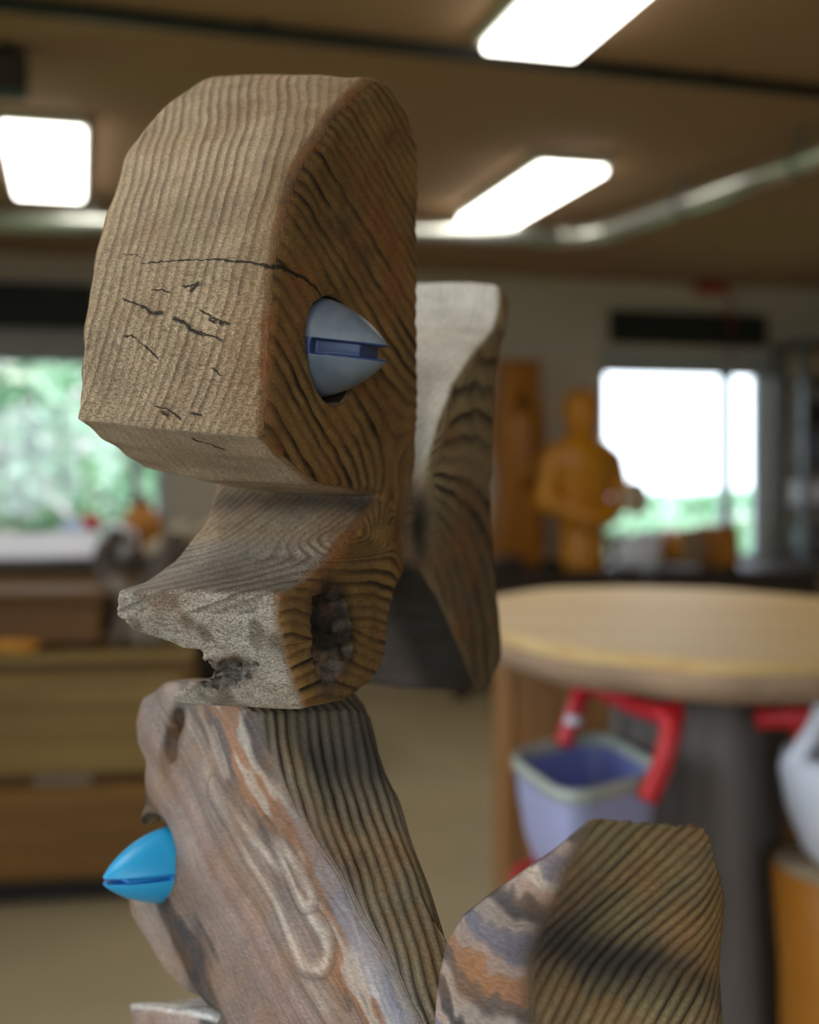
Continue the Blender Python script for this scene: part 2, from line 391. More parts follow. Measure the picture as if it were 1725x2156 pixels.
# ================================================================== back wall things
def on_wall(px, py, off): p = R2W(wv(px), UB-off, wz(px, py)); return p
def wall_board(label, x0, x1, y0, y1):
    w_ = wv(x1)-wv(x0); z1, z0 = wz((x0+x1)/2, y0), wz((x0+x1)/2, y1)
    t = thing('sign_board', label, 'board', R2W((wv(x0)+wv(x1))/2, UB-.03, z0), RHO)
    box('panel', (0, 0, (z1-z0)/2), (w_, .03, z1-z0), M['blackgreen'], t)
    for s in (-1, 1):
        box('rail', (0, -.022, (z1-z0)/2+s*((z1-z0)/2-.014)), (w_, .016, .028), M['black'], t)
        box('stile', (s*(w_/2-.014), -.022, (z1-z0)/2), (.028, .016, z1-z0-.058), M['black'], t)
wall_board('long dark board on the wall above the right window', 1280, 1606, 660, 728)
wall_board('long dark board on the wall above the left window', -330, 200, 592, 690)
p = on_wall(1490, 618, .05)
t = thing('alarm_box', 'small black and red box on the wall above the right window', 'alarm box', p, RHO)
box('body', (0, 0, .095), (.22, .1, .10), M['black'], t, bev=.01)
box('red_base', (0, 0, .02), (.20, .1, .05), M['red'], t, bev=.008)
p = on_wall(1522, 760, .10); z1 = wz(1522, 606)-p.z
tag(tube('hanging_cord', [(0, 0, 0), (.01, 0, z1*.5), (-.02, .0, z1)], .010, M['red'], None, 8, p), 'thin red cord hanging down in front of the dark board', 'cord')

# workbench along the back wall
bz = .715; b0, b1 = wv(880), wv(1592)
t = thing('workbench', 'long dark workbench under the right window against the back wall', 'workbench', R2W((b0+b1)/2, UB-.42, 0), RHO)
bw = b1-b0
box('bench_top', (0, 0, bz-.03), (bw, .80, .06), M['dark'], t)
for sx in (-1, 1):
    for sy in (-1, 1): box('leg', (sx*(bw/2-.06), sy*.32, (bz-.06)/2), (.08, .08, bz-.06), M['dark'], t)
box('shelf', (0, 0, .25), (bw-.2, .62, .03), M['dark'], t)
box('apron', (0, -.36, bz-.12), (bw-.2, .03, .12), M['dark'], t)
def bench_pt(px, off):                   # point on the bench top: image column and distance from wall
    m = (px-CX)/F; u = UB-off; v = u*(m*cr+sr)/(cr-m*sr); return R2W(v, u, bz)

# ------------------------------------------------------------------ implicit surfaces (surface nets)
def surface_nets(Fv, org, hh):
    ins = Fv < 0; nx, ny, nz = Fv.shape
    cnt = np.zeros((nx-1, ny-1, nz-1), dtype=np.uint8)
    for a in (0, 1):
        for b in (0, 1):
            for c in (0, 1): cnt += ins[a:nx-1+a, b:ny-1+b, c:nz-1+c]
    act = (cnt > 0) & (cnt < 8); I, J, K = np.nonzero(act); n = len(I)
    idx = np.full(act.shape, -1, dtype=np.int32); idx[I, J, K] = np.arange(n, dtype=np.int32)
    cv = {(a, b, c): Fv[I+a, J+b, K+c].astype(np.float64) for a in (0, 1) for b in (0, 1) for c in (0, 1)}
    acc = np.zeros((n, 3)); m = np.zeros(n)
    corners = list(cv)
    for p in corners:
        for ax in range(3):
            if p[ax]: continue
            q = tuple(1 if i == ax else p[i] for i in range(3)); a, b = cv[p], cv[q]
            x = (a < 0) != (b < 0); t_ = np.where(x, a/np.where(x, a-b, 1), 0)
            for i in range(3): acc[:, i] += np.where(x, p[i]+(t_ if i == ax else 0), 0)
            m += x
    V = (acc/m[:, None]+np.stack([I, J, K], 1))*hh+np.asarray(org)
    fs = []
    s = ins
    def quads(chg, first, o):
        A, B, C = np.nonzero(chg); return A, B, C, first[A, B, C]
    for ax in range(3):
        if ax == 0:
            a, b = s[:-1, 1:-1, 1:-1], s[1:, 1:-1, 1:-1]; A, B, C = np.nonzero(a != b); fl = a[A, B, C]
            q = np.stack([idx[A, B, C], idx[A, B+1, C], idx[A, B+1, C+1], idx[A, B, C+1]], 1)
        elif ax == 1:
            a, b = s[1:-1, :-1, 1:-1], s[1:-1, 1:, 1:-1]; A, B, C = np.nonzero(a != b); fl = a[A, B, C]
            q = np.stack([idx[A, B, C], idx[A, B, C+1], idx[A+1, B, C+1], idx[A+1, B, C]], 1)
        else:
            a, b = s[1:-1, 1:-1, :-1], s[1:-1, 1:-1, 1:]; A, B, C = np.nonzero(a != b); fl = a[A, B, C]
            q = np.stack([idx[A, B, C], idx[A+1, B, C], idx[A+1, B+1, C], idx[A, B+1, C]], 1)
        q[~fl] = q[~fl][:, ::-1]; fs.append(q)
    return V, np.concatenate(fs)
def vnormals(V, Q):
    n = np.cross(V[Q[:, 2]]-V[Q[:, 0]], V[Q[:, 3]]-V[Q[:, 1]])
    out = np.zeros_like(V)
    for k in range(4):
        for i in range(3): out[:, i] += np.bincount(Q[:, k], n[:, i], len(V))
    return out/np.maximum(np.linalg.norm(out, axis=1), 1e-12)[:, None]
def poly_sdf(poly, X, Y):
    X, Y = np.broadcast_arrays(X, Y)
    poly = np.asarray(poly); d = np.full(X.shape, 1e9); ins = np.zeros(X.shape, dtype=bool)
    for (x0, y0), (x1, y1) in zip(poly, np.roll(poly, -1, 0)):
        ex, ey = x1-x0, y1-y0; wx, wy = X-x0, Y-y0
        t_ = np.clip((wx*ex+wy*ey)/(ex*ex+ey*ey+1e-15), 0, 1)
        d = np.minimum(d, (wx-ex*t_)**2+(wy-ey*t_)**2)
        if abs(ey) > 1e-12:
            c_ = ((y0 > Y) != (y1 > Y)) & (X < (Y-y0)/ey*ex+x0); ins ^= c_
    d = np.sqrt(d); return np.where(ins, -d, d)
def spline2(pts, n=6):
    return [(p.x, p.y) for p in smooth_path([Vector((a, b, 0)) for a, b in pts]+[Vector((*pts[0], 0))], n)[:-1]]
def rmax(a, b, r):
    a2, b2 = a+r, b+r
    return np.minimum(np.maximum(a2, b2), 0)+np.sqrt(np.maximum(a2, 0)**2+np.maximum(b2, 0)**2)-r
def smin(a, b, k):
    hh = np.clip(.5+.5*(b-a)/k, 0, 1); return b*(1-hh)+a*hh-k*hh*(1-hh)
def sstep(x, a, b):
    t_ = np.clip((x-a)/(b-a), 0, 1); return t_*t_*(3-2*t_)
def wnoise(x, y, z, f, sd):
    r = np.random.RandomState(sd); o = 0
    for k in range(7):
        d = r.normal(size=3); d *= f*(.6+.9*r.rand())/np.linalg.norm(d); o = o+np.sin(d[0]*x+d[1]*y+d[2]*z+r.rand()*6.28)
    return o/3.2
def capsule(X, Y, Z, a, b, ra, rb):
    a, b = np.array(a), np.array(b); e = b-a
    t_ = np.clip(((X-a[0])*e[0]+(Y-a[1])*e[1]+(Z-a[2])*e[2])/(e@e+1e-12), 0, 1)
    return np.sqrt((X-a[0]-e[0]*t_)**2+(Y-a[1]-e[1]*t_)**2+(Z-a[2]-e[2]*t_)**2)-(ra+(rb-ra)*t_)
def grid(lo, hi, hh):
    ax = [np.arange(l, u+hh, hh, dtype=np.float32) for l, u in zip(lo, hi)]
    return ax[0][:, None, None], ax[1][None, :, None], ax[2][None, None, :]
def add_attr(me, name, data):
    data = np.asarray(data, dtype=np.float32)
    if data.ndim == 1:
        me.attributes.new(name, 'FLOAT', 'POINT').data.foreach_set('value', data)
    else:
        c4 = np.ones((len(data), 4), dtype=np.float32); c4[:, :3] = data
        me.attributes.new(name, 'FLOAT_COLOR', 'POINT').data.foreach_set('color', c4.ravel())
def mixn(a, b, m): return a*(1-m[:, None])+np.asarray(b)*m[:, None]

# carved wooden figures on the bench
def implicit(name, fn, lo, hi, hh, mat, parent):
    X, Y, Z = grid(lo, hi, hh); V, Q = surface_nets(np.broadcast_to(fn(X, Y, Z), np.broadcast(X, Y, Z).shape), lo, hh)
    return link(name, raw_mesh(name, V, Q, mat, True), parent)
t = thing('carved_figure', 'orange wooden statue of a figure with folded arms in front of the right window', 'statue', bench_pt(1226, .52), RHO+.1)
t.scale = (1.06, 1.06, 1.06)
def fig(X, Y, Z):
    d = capsule(X, Y, Z, (0, 0, .03), (0, 0, .28), .14, .12)                # skirt-like base
    d = smin(d, capsule(X, Y*1.25, Z, (0, 0, .36), (0, 0, .60), .155, .20), .06)
    d = smin(d, capsule(X, Y, Z, (-.13, 0, .66), (.13, 0, .66), .085, .085), .05)
    d = smin(d, capsule(X, Y, Z, (0, 0, .70), (0, 0, .82), .06, .055), .03)
    d = smin(d, capsule(X, Y, Z, (0, -.01, .865), (0, 0, .94), .100, .122), .02)
    d = smin(d, capsule(X, Y, Z, (0, -.105, .89), (0, -.10, .93), .018, .012), .02)
    for s in (-1, 1):
        d = smin(d, capsule(X, Y, Z, (s*.20, 0, .64), (s*.255, -.03, .40), .068, .058), .03)
        d = smin(d, capsule(X, Y, Z, (s*.255, -.03, .40), (s*.05, -.19, .30), .056, .045), .025)
        d = smin(d, capsule(X, Y, Z, (s*.05, -.19, .30), (-s*.02, -.20, .31), .04, .03), .02)
        d = np.maximum(d, -capsule(X, Y, Z, (s*.036, -.125, .945), (s*.036, -.10, .945), .014, .014))
    d = np.maximum(d, -capsule(X, Y, Z, (-.03, -.12, .855), (.03, -.12, .855), .010, .010))
    return np.maximum(d, -Z+0.0)
implicit('figure_body', fig, (-.36, -.32, -.03), (.36, .26, 1.10), .014, M['orange'], t)
q = lathe('disc', [(.0, -.012), (.09, -.014), (.105, 0), (.09, .014), (.0, .012)], M['cream'], t, 20, cap=False)
q.location = (.235, -.205, .42); q.rotation_euler = (1.45, 0, .15); q['label'] = 'pale disc held in the crook of the arm'
t = thing('carved_post', 'tall orange wooden post with a carved dark hollow, left of the statue', 'carving', bench_pt(1090, .16), RHO)
def post(X, Y, Z):
    wd = .145+.02*np.sin(Z*9); d = np.maximum(np.maximum(np.abs(X)-wd, np.abs(Y)-.10), np.maximum(-Z, Z-1.32))-.0
    d = rmax(np.abs(X)-wd, np.abs(Y)-.10, .03); d = rmax(d, np.maximum(-Z, Z-1.32), .02)
    d = np.maximum(d, -capsule(X, Y, Z, (.02, -.11, 1.02), (.02, -.09, 1.06), .055, .05))
    d = smin(d, capsule(X, Y, Z, (.02, -.09, .93), (.0, -.09, .60), .06, .09), .04)
    d = np.maximum(d, -capsule(X, Y, Z, (-.10, -.13, .85), (-.02, -.13, .35), .035, .04))
    return np.maximum(d, -Z)
implicit('post_body', post, (-.24, -.22, -.03), (.24, .18, 1.40), .014, M['darkorange'], t)
lathe('hollow_plug', [(.001, 0), (.045, 0), (.04, .012), (.001, .014)], M['black'], t, 14).location = (.02, -.065, 1.04)
def pebble(name, label, cat, loc, r, mat, sd, rz=0, group=None, part=None):
    rng = np.random.RandomState(sd); bm = bmesh.new(); bmesh.ops.create_icosphere(bm, subdivisions=3, radius=1)
    ph = rng.rand(6)*6
    for v in bm.verts:
        x, y, z = v.co; k = 1+.14*math.sin(3*x+ph[0])*math.cos(2.5*y+ph[1])+.10*math.sin(5*z+4*x+ph[2])
        v.co = Vector((x*r[0]*k, y*r[1]*k, max(z, -.72)*r[2]*k))
    mz = min(v.co.z for v in bm.verts)
    for v in bm.verts: v.co.z -= mz
    o = link(name, bm_mesh(name, bm, mat, True), None, loc, rz); return tag(o, label, cat, group)
def log(label, loc, rad, ln, rz, mside, mend, name='log', cat='log', group=None):
    t = thing(name, label, cat, loc, rz, group)
    t.location.z += .004
    n = 16; bm = bmesh.new(); pts = [(-ln/2, 0, rad), (-ln/4, 0, rad*1.02), (ln/4, 0, rad), (ln/2, 0, rad*.98)]
    add_tube(bm, pts, [rad, rad*.98, rad*.97, rad], n); bmesh.ops.recalc_face_normals(bm, faces=bm.faces)
    link('bark_surface', bm_mesh('log', bm, mside, True), t)
    for s in (-1, 1):
        bm = bmesh.new(); add_tube(bm, [(s*ln/2, 0, rad), (s*(ln/2+.004), 0, rad)], rad*.93, n); bmesh.ops.recalc_face_normals(bm, faces=bm.faces)
        link('cut_end', bm_mesh('end', bm, mend), t)
    return t
# crumpled white bag, bowl, blocks on the bench
pebble('plastic_bag', 'crumpled white plastic bag on the bench right of the statue', 'bag', bench_pt(1345, .70), (.155, .09, .13), M['whitepl'], 3, RHO)
lb = bench_pt(1318, .30)
t = thing('white_bowl', 'white bowl in the sunlit window behind the crumpled bag', 'bowl', lb, 0)
lathe('bowl_body', [(.06, 0), (.11, .08), (.135, .19), (.130, .20), (.10, .09), (.001, .03)], M['paper'], t, 20)
lathe('foot_ring', [(.05, 0), (.062, 0), (.062, .012), (.05, .012)], M['paper'], t, 20)
log('short round log with a cut end facing left on the bench', bench_pt(1428, .45), .125, .26, RHO+1.9, M['orange'], M['tan'])
t = thing('wood_block', 'upright split orange wood block at the right of the short log', 'block', bench_pt(1512, .48), RHO+.3)
box('block_body', (0, 0, .135), (.21, .2, .27), M['darkorange'], t, bev=.02, seg=2)
box('split_face', (.01, -.104, .13), (.16, .012, .22), M['orange'], t, bev=.005)
pebble('dark_cloth', 'dark maroon cloth heap at the left end of the bench', 'cloth', bench_pt(1072, .66), (.11, .07, .06), M['dark'], 11, RHO)
pebble('tool_roll', 'dark bundle lying between the statue and the carved post', 'bundle', bench_pt(1162, .74), (.07, .05, .05), M['black'], 12, RHO)

# shelving at the right
s0 = wv(1612); sw = .95; sdp = .40
t = thing('shelving_unit', 'tall dark shelving unit by the back wall at the right edge', 'shelf', R2W(s0+sw/2+.02, UB-sdp/2-.03, 0), RHO)
for sx in (-1, 1):
    for sy in (-1, 1): box('post', (sx*(sw/2-.02), sy*(sdp/2-.02), 1.1), (.04, .04, 2.2), M['steel'], t)
levels = [.42, .78, 1.10, 1.38, 1.66, 1.94, 2.18]
for z in levels: box('shelf_board', (0, 0, z-.012), (sw-.004, sdp-.004, .024), M['dark'], t)
rng = random.Random(5)
kinds = [('cardboard_box', 'box', M['tan']), ('storage_tin', 'tin', M['greybox']), ('tool_case', 'case', M['steel']), ('paint_tub', 'tub', M['black']), ('paper_stack', 'stack', M['paper'])]
words = ['lowest', 'second lowest', 'third', 'fourth', 'fifth', 'sixth']
for li, z in enumerate(levels[:-1]):
    x = -sw/2+.07; room = levels[li+1]-z-.05
    for j in range(3):
        nm, ct, mt = kinds[(li*2+j*3) % 5]
        wd = rng.uniform(.18, .235); ht = min(room, rng.uniform(.12, .26)); dp_ = .24
        c0 = Vector((x+wd/2, -.04, z)); x += wd+.03
        wp = t.matrix_basis @ c0 if False else R2W(s0+sw/2+.02+c0.x, UB-sdp/2-.03+c0.y, z)
        pos = ['left', 'middle', 'right'][j]
        q = thing(nm, f'{ {"cardboard_box":"tan cardboard box","storage_tin":"grey blue storage tin","tool_case":"grey steel tool case","paint_tub":"black paint tub","paper_stack":"white paper stack"}[nm]} on the {words[li]} level of the dark shelving, {pos}', ct, wp, RHO, 'things on the shelving')
        if nm in ('storage_tin', 'paint_tub'):
            r = min(wd, dp_)/2; lathe('body', [(r*.95, 0), (r, .01), (r, ht-.02)], mt, q, 16); lathe('lid', [(r+.004, ht-.02), (r+.004, ht-.003), (r*.9, ht)], M['steel'], q, 16)
        else:
            box('body', (0, 0, ht/2-.005), (wd, dp_, ht-.01), mt, q, bev=.006); box('lid', (0, 0, ht-.005), (wd+.006, dp_+.006, .012), mt, q, bev=.003)

# ================================================================== slab table group on the right
TX, TY, TZ = .50, 2.22, 1.05
t = thing('slab_table', 'pale live-edge slab table on a grey trunk, behind the fish tail', 'table', (TX, TY, 0))
n = 72; ring_o = []
for i in range(n):
    a = 2*math.pi*i/n; k = 1+.018*math.sin(3*a+1)+.012*math.sin(7*a)+.008*math.sin(13*a)
    ring_o.append((.40*k*math.cos(a), .56*k*math.sin(a)))
def slab_ring(bm, s, z): return [bm.verts.new((x*s, y*s, z)) for x, y in ring_o]
bm = bmesh.new(); r0 = [slab_ring(bm, s, z) for s, z in ((.0, TZ), (.5, TZ), (.985, TZ), (.997, TZ-.006))]
for a, b in zip(r0, r0[1:]):
    for i in range(n): bm.faces.new((a[i], b[i], b[(i+1) % n], a[(i+1) % n]))
bmesh.ops.remove_doubles(bm, verts=bm.verts, dist=1e-5)
r1 = [slab_ring(bm, s, z) for s, z in ((.997, TZ-.006), (.99, TZ-.02), (.0, TZ-.02))]
for a, b in zip(r1, r1[1:]):
    for i in range(n): bm.faces.new((a[i], b[i], b[(i+1) % n], a[(i+1) % n]))
bmesh.ops.remove_doubles(bm, verts=bm.verts, dist=1e-5); bmesh.ops.recalc_face_normals(bm, faces=bm.faces)
link('slab_top', bm_mesh('slab_top', bm, M['slab']), t)
bm = bmesh.new(); rs = [slab_ring(bm, s, z) for s, z in ((.995, TZ-.0202), (.99, TZ-.04), (.95, TZ-.062), (.0, TZ-.062))]
for a, b in zip(rs, rs[1:]):
    for i in range(n): bm.faces.new((a[i], b[i], b[(i+1) % n], a[(i+1) % n]))
bm.faces.new(rs[0]); bmesh.ops.remove_doubles(bm, verts=bm.verts, dist=1e-5); bmesh.ops.recalc_face_normals(bm, faces=bm.faces)
M['edge'] = plain('pinkish_bark_edge', (.36, .24, .15), .8, var=.45, scale=9, bump=.5)
link('bark_edge', bm_mesh('bark_edge', bm, M['edge'], True), t)
bm = bmesh.new(); nn = 40; rings = []
for z in np.linspace(0, TZ-.063, 14):
    rr = .135+.03*math.exp(-z/.15)
    rings.append([bm.verts.new(((rr+.012*math.sin(5*a+z*2)+.007*math.sin(11*a+z*4))*math.cos(a)-.02, (rr+.012*math.sin(5*a+z*2))*math.sin(a)-.14, z)) for a in [2*math.pi*i/nn for i in range(nn)]])
for a, b in zip(rings, rings[1:]):
    for i in range(nn): bm.faces.new((a[i], a[(i+1) % nn], b[(i+1) % nn], b[i]))
bm.faces.new(rings[0][::-1]); bm.faces.new(rings[-1])
link('trunk_leg', bm_mesh('trunk_leg', bm, M['trunk'], True), t)
# brown cabinet under the slab
t = thing('brown_cabinet', 'brown wooden cabinet standing under the slab table', 'cabinet', (.555, 2.56, 0))
cw, cd, ch = .74, .34, TZ-.075
box('side_panel', (-cw/2+.01, 0, ch/2), (.02, cd, ch), M['brownwood'], t, bev=.002)
box('side_panel', (cw/2-.01, 0, ch/2), (.02, cd, ch), M['brownwood'], t, bev=.002)
box('cabinet_top', (0, 0, ch-.01), (cw-.042, cd, .02), M['brownwood'], t, bev=.002)
box('back_panel', (0, cd/2-.008, ch/2), (cw-.042, .014, ch-.044), M['brownwood'], t, bev=.002)
box('cabinet_bottom', (0, 0, .05), (cw-.042, cd-.02, .02), M['brownwood'], t, bev=.002)
for s in (-1, 1):
    dd = box('door', (s*.175, -cd/2+.012, ch/2+.02), (.343, .02, ch-.10), M['brownwood'], t, bev=.004)
    box('door_panel', (s*.175, -cd/2+.0, ch/2+.02), (.24, .010, ch-.24), M['brownwood'], dd, bev=.004)
    lathe('knob', [(.006, 0), (.006, .012), (.014, .018), (.012, .028), (.002, .03)], M['dark'], dd, 12).matrix_basis = Matrix.Translation((s*.03, -cd/2+.002, ch*.6)) @ Matrix.Rotation(math.pi/2, 4, 'X')
# lavender tub with red handle, on a stool
A_, B_, C_ = Vector((.150, 1.93)), Vector((.212, 1.66)), Vector((.385, 1.82)); D_ = A_+C_-B_
ctr = (A_+C_)/2; zr = .862; hb = .165
t = thing('plastic_tub', 'lavender plastic tub with a tall red tube handle under the slab table', 'tub', (ctr.x, ctr.y, zr-hb))
def tub_ring(bm, k, z, rnd=.28):
    base = [A_, B_, C_, D_]; out_ = []
    for i in range(4):
        p0, p1, p2 = base[i-1]-ctr, base[i]-ctr, base[(i+1) % 4]-ctr
        a = p1.lerp(p0, rnd); b = p1.lerp(p2, rnd)
        for s in range(6):
            u = s/5; q = (a*(1-u)**2+p1*2*u*(1-u)+b*u*u)*k; out_.append(bm.verts.new((q.x, q.y, z)))
    return out_
def rings_to(bm, rs, cap0=False, cap1=False):
    n_ = len(rs[0])
    for a, b in zip(rs, rs[1:]):
        for i in range(n_): bm.faces.new((a[i], a[(i+1) % n_], b[(i+1) % n_], b[i]))
    if cap0: bm.faces.new(rs[0][::-1])
    if cap1: bm.faces.new(rs[-1])
    bmesh.ops.recalc_face_normals(bm, faces=bm.faces)
bm = bmesh.new(); rings_to(bm, [tub_ring(bm, k, z) for k, z in ((.5, 0), (.72, .012), (.88, .06), (.97, .12), (1.0, hb-.008))], True)
link('tub_wall', bm_mesh('tub_wall', bm, M['lavender'], True), t)
bm = bmesh.new(); rings_to(bm, [tub_ring(bm, k, z) for k, z in ((.96, hb-.008), (.93, .12), (.84, .06), (.68, .02), (.4, .014))], False, True)
link('tub_lining', bm_mesh('tub_lining', bm, M['blue_in'], True), t)
bm = bmesh.new(); rings_to(bm, [tub_ring(bm, k, z) for k, z in ((.95, hb-.012), (1.04, hb-.012), (1.05, hb), (1.03, hb+.008), (.95, hb+.006), (.95, hb-.012))])
link('tub_rim', bm_mesh('tub_rim', bm, M['rim'], True), t)
def lc3(px, py, d): p = P(px, py, d); return p-Vector((ctr.x, ctr.y, zr-hb))
hp = [lc3(1187, 1572, 1.99), lc3(1212, 1490, 2.0), lc3(1236, 1440, 1.98), lc3(1270, 1452, 1.94), lc3(1340, 1486, 1.85), lc3(1396, 1505, 1.77), lc3(1414, 1530, 1.745), lc3(1395, 1610, 1.73), lc3(1362, 1686, 1.715)]
tube('handle', smooth_path(hp, 5), .0155, M['red'], t, 12)
tube('handle_stub', [lc3(1380, 1503, 1.775), lc3(1440, 1497, 1.76)], .0150, M['red'], t, 12)
lathe('handle_bolt', [(.006, 0), (.014, .002), (.012, .012), (.002, .014)], M['whitepl'], t, 12).location = lc3(1207, 1525, 1.975)
def stool(name, label, cat, c, r, ht, mat, mseat):
    s = thing(name, label, cat, c)
    lathe('seat', [(r*.94, ht-.03), (r, ht-.022), (r, ht-.006), (r*.94, ht)], mseat, s, 28)
    for i in range(4):
        a = math.pi/4+i*math.pi/2
        tube('leg', [(r*.95*math.cos(a), r*.95*math.sin(a), 0), (r*.7*math.cos(a), r*.7*math.sin(a), ht-.03)], .014, mat, s)
        b = a+math.pi/2; tube('rung', [(r*.86*math.cos(a), r*.86*math.sin(a), ht*.35), (r*.86*math.cos(b), r*.86*math.sin(b), ht*.35)], .008, mat, s)
stool('red_stool', 'red metal stool under the lavender tub, mostly hidden by the lower fish', 'stool', (ctr.x, ctr.y, 0), .115, zr-hb-.001, M['red'], M['red'])
# white jug on a wooden stump
jc = Vector((.700, 1.86)); jz = .715
t = thing('white_jug', 'white plastic jug with loop strap and red bar handle at the right edge', 'jug', (jc.x, jc.y, jz))
lathe('jug_body', [(.085, 0), (.105, .02), (.128, .08), (.138, .14), (.132, .165), (.118, .17), (.11, .10), (.07, .03), (.001, .02)], M['whitepl'], t, 28)
tube('strap', smooth_path([(-.128, -.02, .155), (-.105, -.03, .20), (-.075, -.03, .255), (-.03, -.02, .275), (.03, -.0, .27), (.09, .0, .23), (.125, 0, .155)], 5), .016, M['whitepl'], t, 10)
tube('bar_handle', [(-.185, -.02, .222), (-.03, -.02, .228), (.13, -.02, .222)], .016, M['red'], t, 10)
tube('bar_post', [(-.118, -.02, .150), (-.118, -.02, .222)], .010, M['red'], t, 8)
tube('bar_post', [(.115, -.02, .150), (.115, -.02, .222)], .010, M['red'], t, 8)
t = thing('wooden_stump', 'orange brown wooden stump stool under the white jug', 'stump', (jc.x, jc.y, 0))
lathe('stump_side', [(.17, 0), (.15, .05), (.135, .3), (.138, .55), (.15, jz-.012), (.146, jz-.004)], M['darkorange'], t, 28)
lathe('stump_face', [(.144, jz-.004), (.142, jz-.001)], M['tan'], t, 28)

# ================================================================== left side: chest and bench
cp = P(60, 1900, 3.76); cp.z = 0
CW, CD, CH = 1.5, .5, .765
cc = Vector((cp.x-.28, cp.y+.16, 0))
CR = RHO-.10
t = thing('wooden_chest', 'yellow brown wooden chest of wide drawers at the left', 'chest of drawers', cc, CR)
box('plinth', (0, .02, .03), (CW-.08, CD-.06, .06), M['black'], t)
box('carcass', (0, .012, .065+(CH-.10)/2), (CW-.02, CD-.03, CH-.10), M['chest2'], t)
box('chest_top', (0, 0, CH-.018), (CW, CD+.02, .034), M['chest'], t, bev=.006)
for k, (z0, z1, mt) in enumerate(((.40, .70, M['chest']), (.09, .365, M['chest2']))):
    d_ = box('drawer', (0, -CD/2-.004, (z0+z1)/2), (CW-.06, .03, z1-z0), mt, t, bev=.006)
    for j in range(3):
        hz = (z1-z0)/3
        box('plank', (0, -CD/2-.022, z0+hz*(j+.5)), (CW-.10, .010, hz-.008), mt, d_, bev=.003)
q = box('label_plate', (.36, -CD/2-.010, .383), (.17, .02, .030), M['drift2'], t, bev=.003); q['label'] = 'pale grey metal plate between the drawers'
for j in range(4):
    box('side_plank', (CW/2-.002, .0, .10+.15*(j+.5)), (.012, CD-.06, .142), M['chest2'], t, bev=.003)
def chest_pt(px, off):            # on the chest top; off = distance from its front edge
    f = Vector((math.cos(CR), math.sin(CR), 0)); bck = Vector((-math.sin(CR), math.cos(CR), 0))
    o = cc+bck*(-CD/2+off); m = (px-CX)/F; k = (m*o.y-o.x)/(f.x-m*f.y); p = o+f*k; p.z = CH; return p
t = thing('crate_box', 'low orange brown wooden box on top of the left chest', 'box', chest_pt(60, .165), CR)
box('box_body', (0, 0, .085), (.46, .26, .13), M['darkchest'], t, bev=.006)
box('box_lid', (0, 0, .165), (.49, .29, .028), M['darkchest'], t, bev=.005)
for s in (-1, 1): box('runner', (s*.17, 0, .010), (.04, .24, .020), M['black'], t)
pebble('pale_wood_knob', 'smooth pale oval piece of wood beside the jaw of the upper fish', 'wood piece', chest_pt(378, .14), (.062, .05, .085), M['cream'], 21)
pebble('orange_offcut', 'small orange offcut at the front left corner of the chest top', 'offcut', chest_pt(12, .02), (.09, .012, .022), M['orange'], 22, CR)
# left workbench
lz = .955; LD = 4.95
lc_ = P(120, 1180, LD); lc_.z = 0; lc_ += Vector((-.1, .35, 0))
t = thing('left_workbench', 'dark wooden workbench below the left window behind the chest', 'workbench', lc_, RHO)
LW, LDp = 1.95, .70
box('bench_top', (0, 0, lz-.025), (LW, LDp, .05), M['dark'], t)
for sx in (-1, 1):
    for sy in (-1, 1): box('leg', (sx*(LW/2-.06), sy*(LDp/2-.06), (lz-.05)/2), (.08, .08, lz-.05), M['dark'], t)
box('back_board', (0, LDp/2-.12, .52), (LW-.16, .02, .74), M['dark'], t)
box('lower_shelf', (0, 0, .50), (LW-.2, LDp-.2, .03), M['dark'], t)
box('front_rail', (0, -LDp/2+.03, lz-.115), (LW-.2, .03, .12), M['chest2'], t)
def lb_pt(px, off, z=lz):
    f = Vector((cr, sr, 0)); bck = Vector((-sr, cr, 0)); o = lc_+bck*(-LDp/2+off)
    m = (px-CX)/F; k = (m*o.y-o.x)/(f.x-m*f.y); p = o+f*k; p.z = z; return p
q = lb_pt(95, .12)
t = thing('slanted_white_board', 'white board, slant added to catch the ceiling light, on the front of the left bench', 'board', q, RHO)
Rt = Matrix.Rotation(math.radians(48), 3, 'X')  # slope added so the white panel catches overhead light
box('board_panel', (0, 0, .056), (.43, .13, .010), M['paper'], t, rot=Rt, bev=.002)
for s_x in (-1, 1): box('wedge', (s_x*.17, .03, .035), (.03, .04, .07), M['paper'], t, bev=.002)
pebble('blue_cloth', 'crumpled pale blue cloth behind the white slanted board', 'cloth', lb_pt(157, .27), (.09, .06, .085), M['bluecloth'], 31)
t = thing('red_cup', 'small dark red cup behind the pale blue cloth', 'cup', lb_pt(190, .43)); lathe('cup_body', [(.03, 0), (.042, .10), (.045, .17), (.041, .17), (.028, .02), (.001, .015)], M['red'], t, 16)
tube('handle', smooth_path([(.043, 0, .14), (.075, 0, .13), (.075, 0, .07), (.038, 0, .05)], 4), .006, M['red'], t, 8)
t = thing('white_mug', 'white mug beside the blue cloth on the left bench', 'mug', lb_pt(243, .14)); lathe('mug_body', [(.045, 0), (.05, .01), (.05, .14), (.046, .14), (.044, .02), (.001, .015)], M['whitepl'], t, 18)
tube('handle', smooth_path([(.048, 0, .115), (.082, 0, .10), (.082, 0, .05), (.048, 0, .03)], 4), .007, M['whitepl'], t, 8)
t = thing('brown_pot', 'dark red brown round pot on the left bench below the window corner', 'pot', lb_pt(298, .30)); lathe('pot_body', [(.05, 0), (.085, .05), (.095, .11), (.08, .17), (.05, .20), (.045, .22), (.04, .22), (.045, .19), (.001, .17)], M['darkorange'], t, 20)
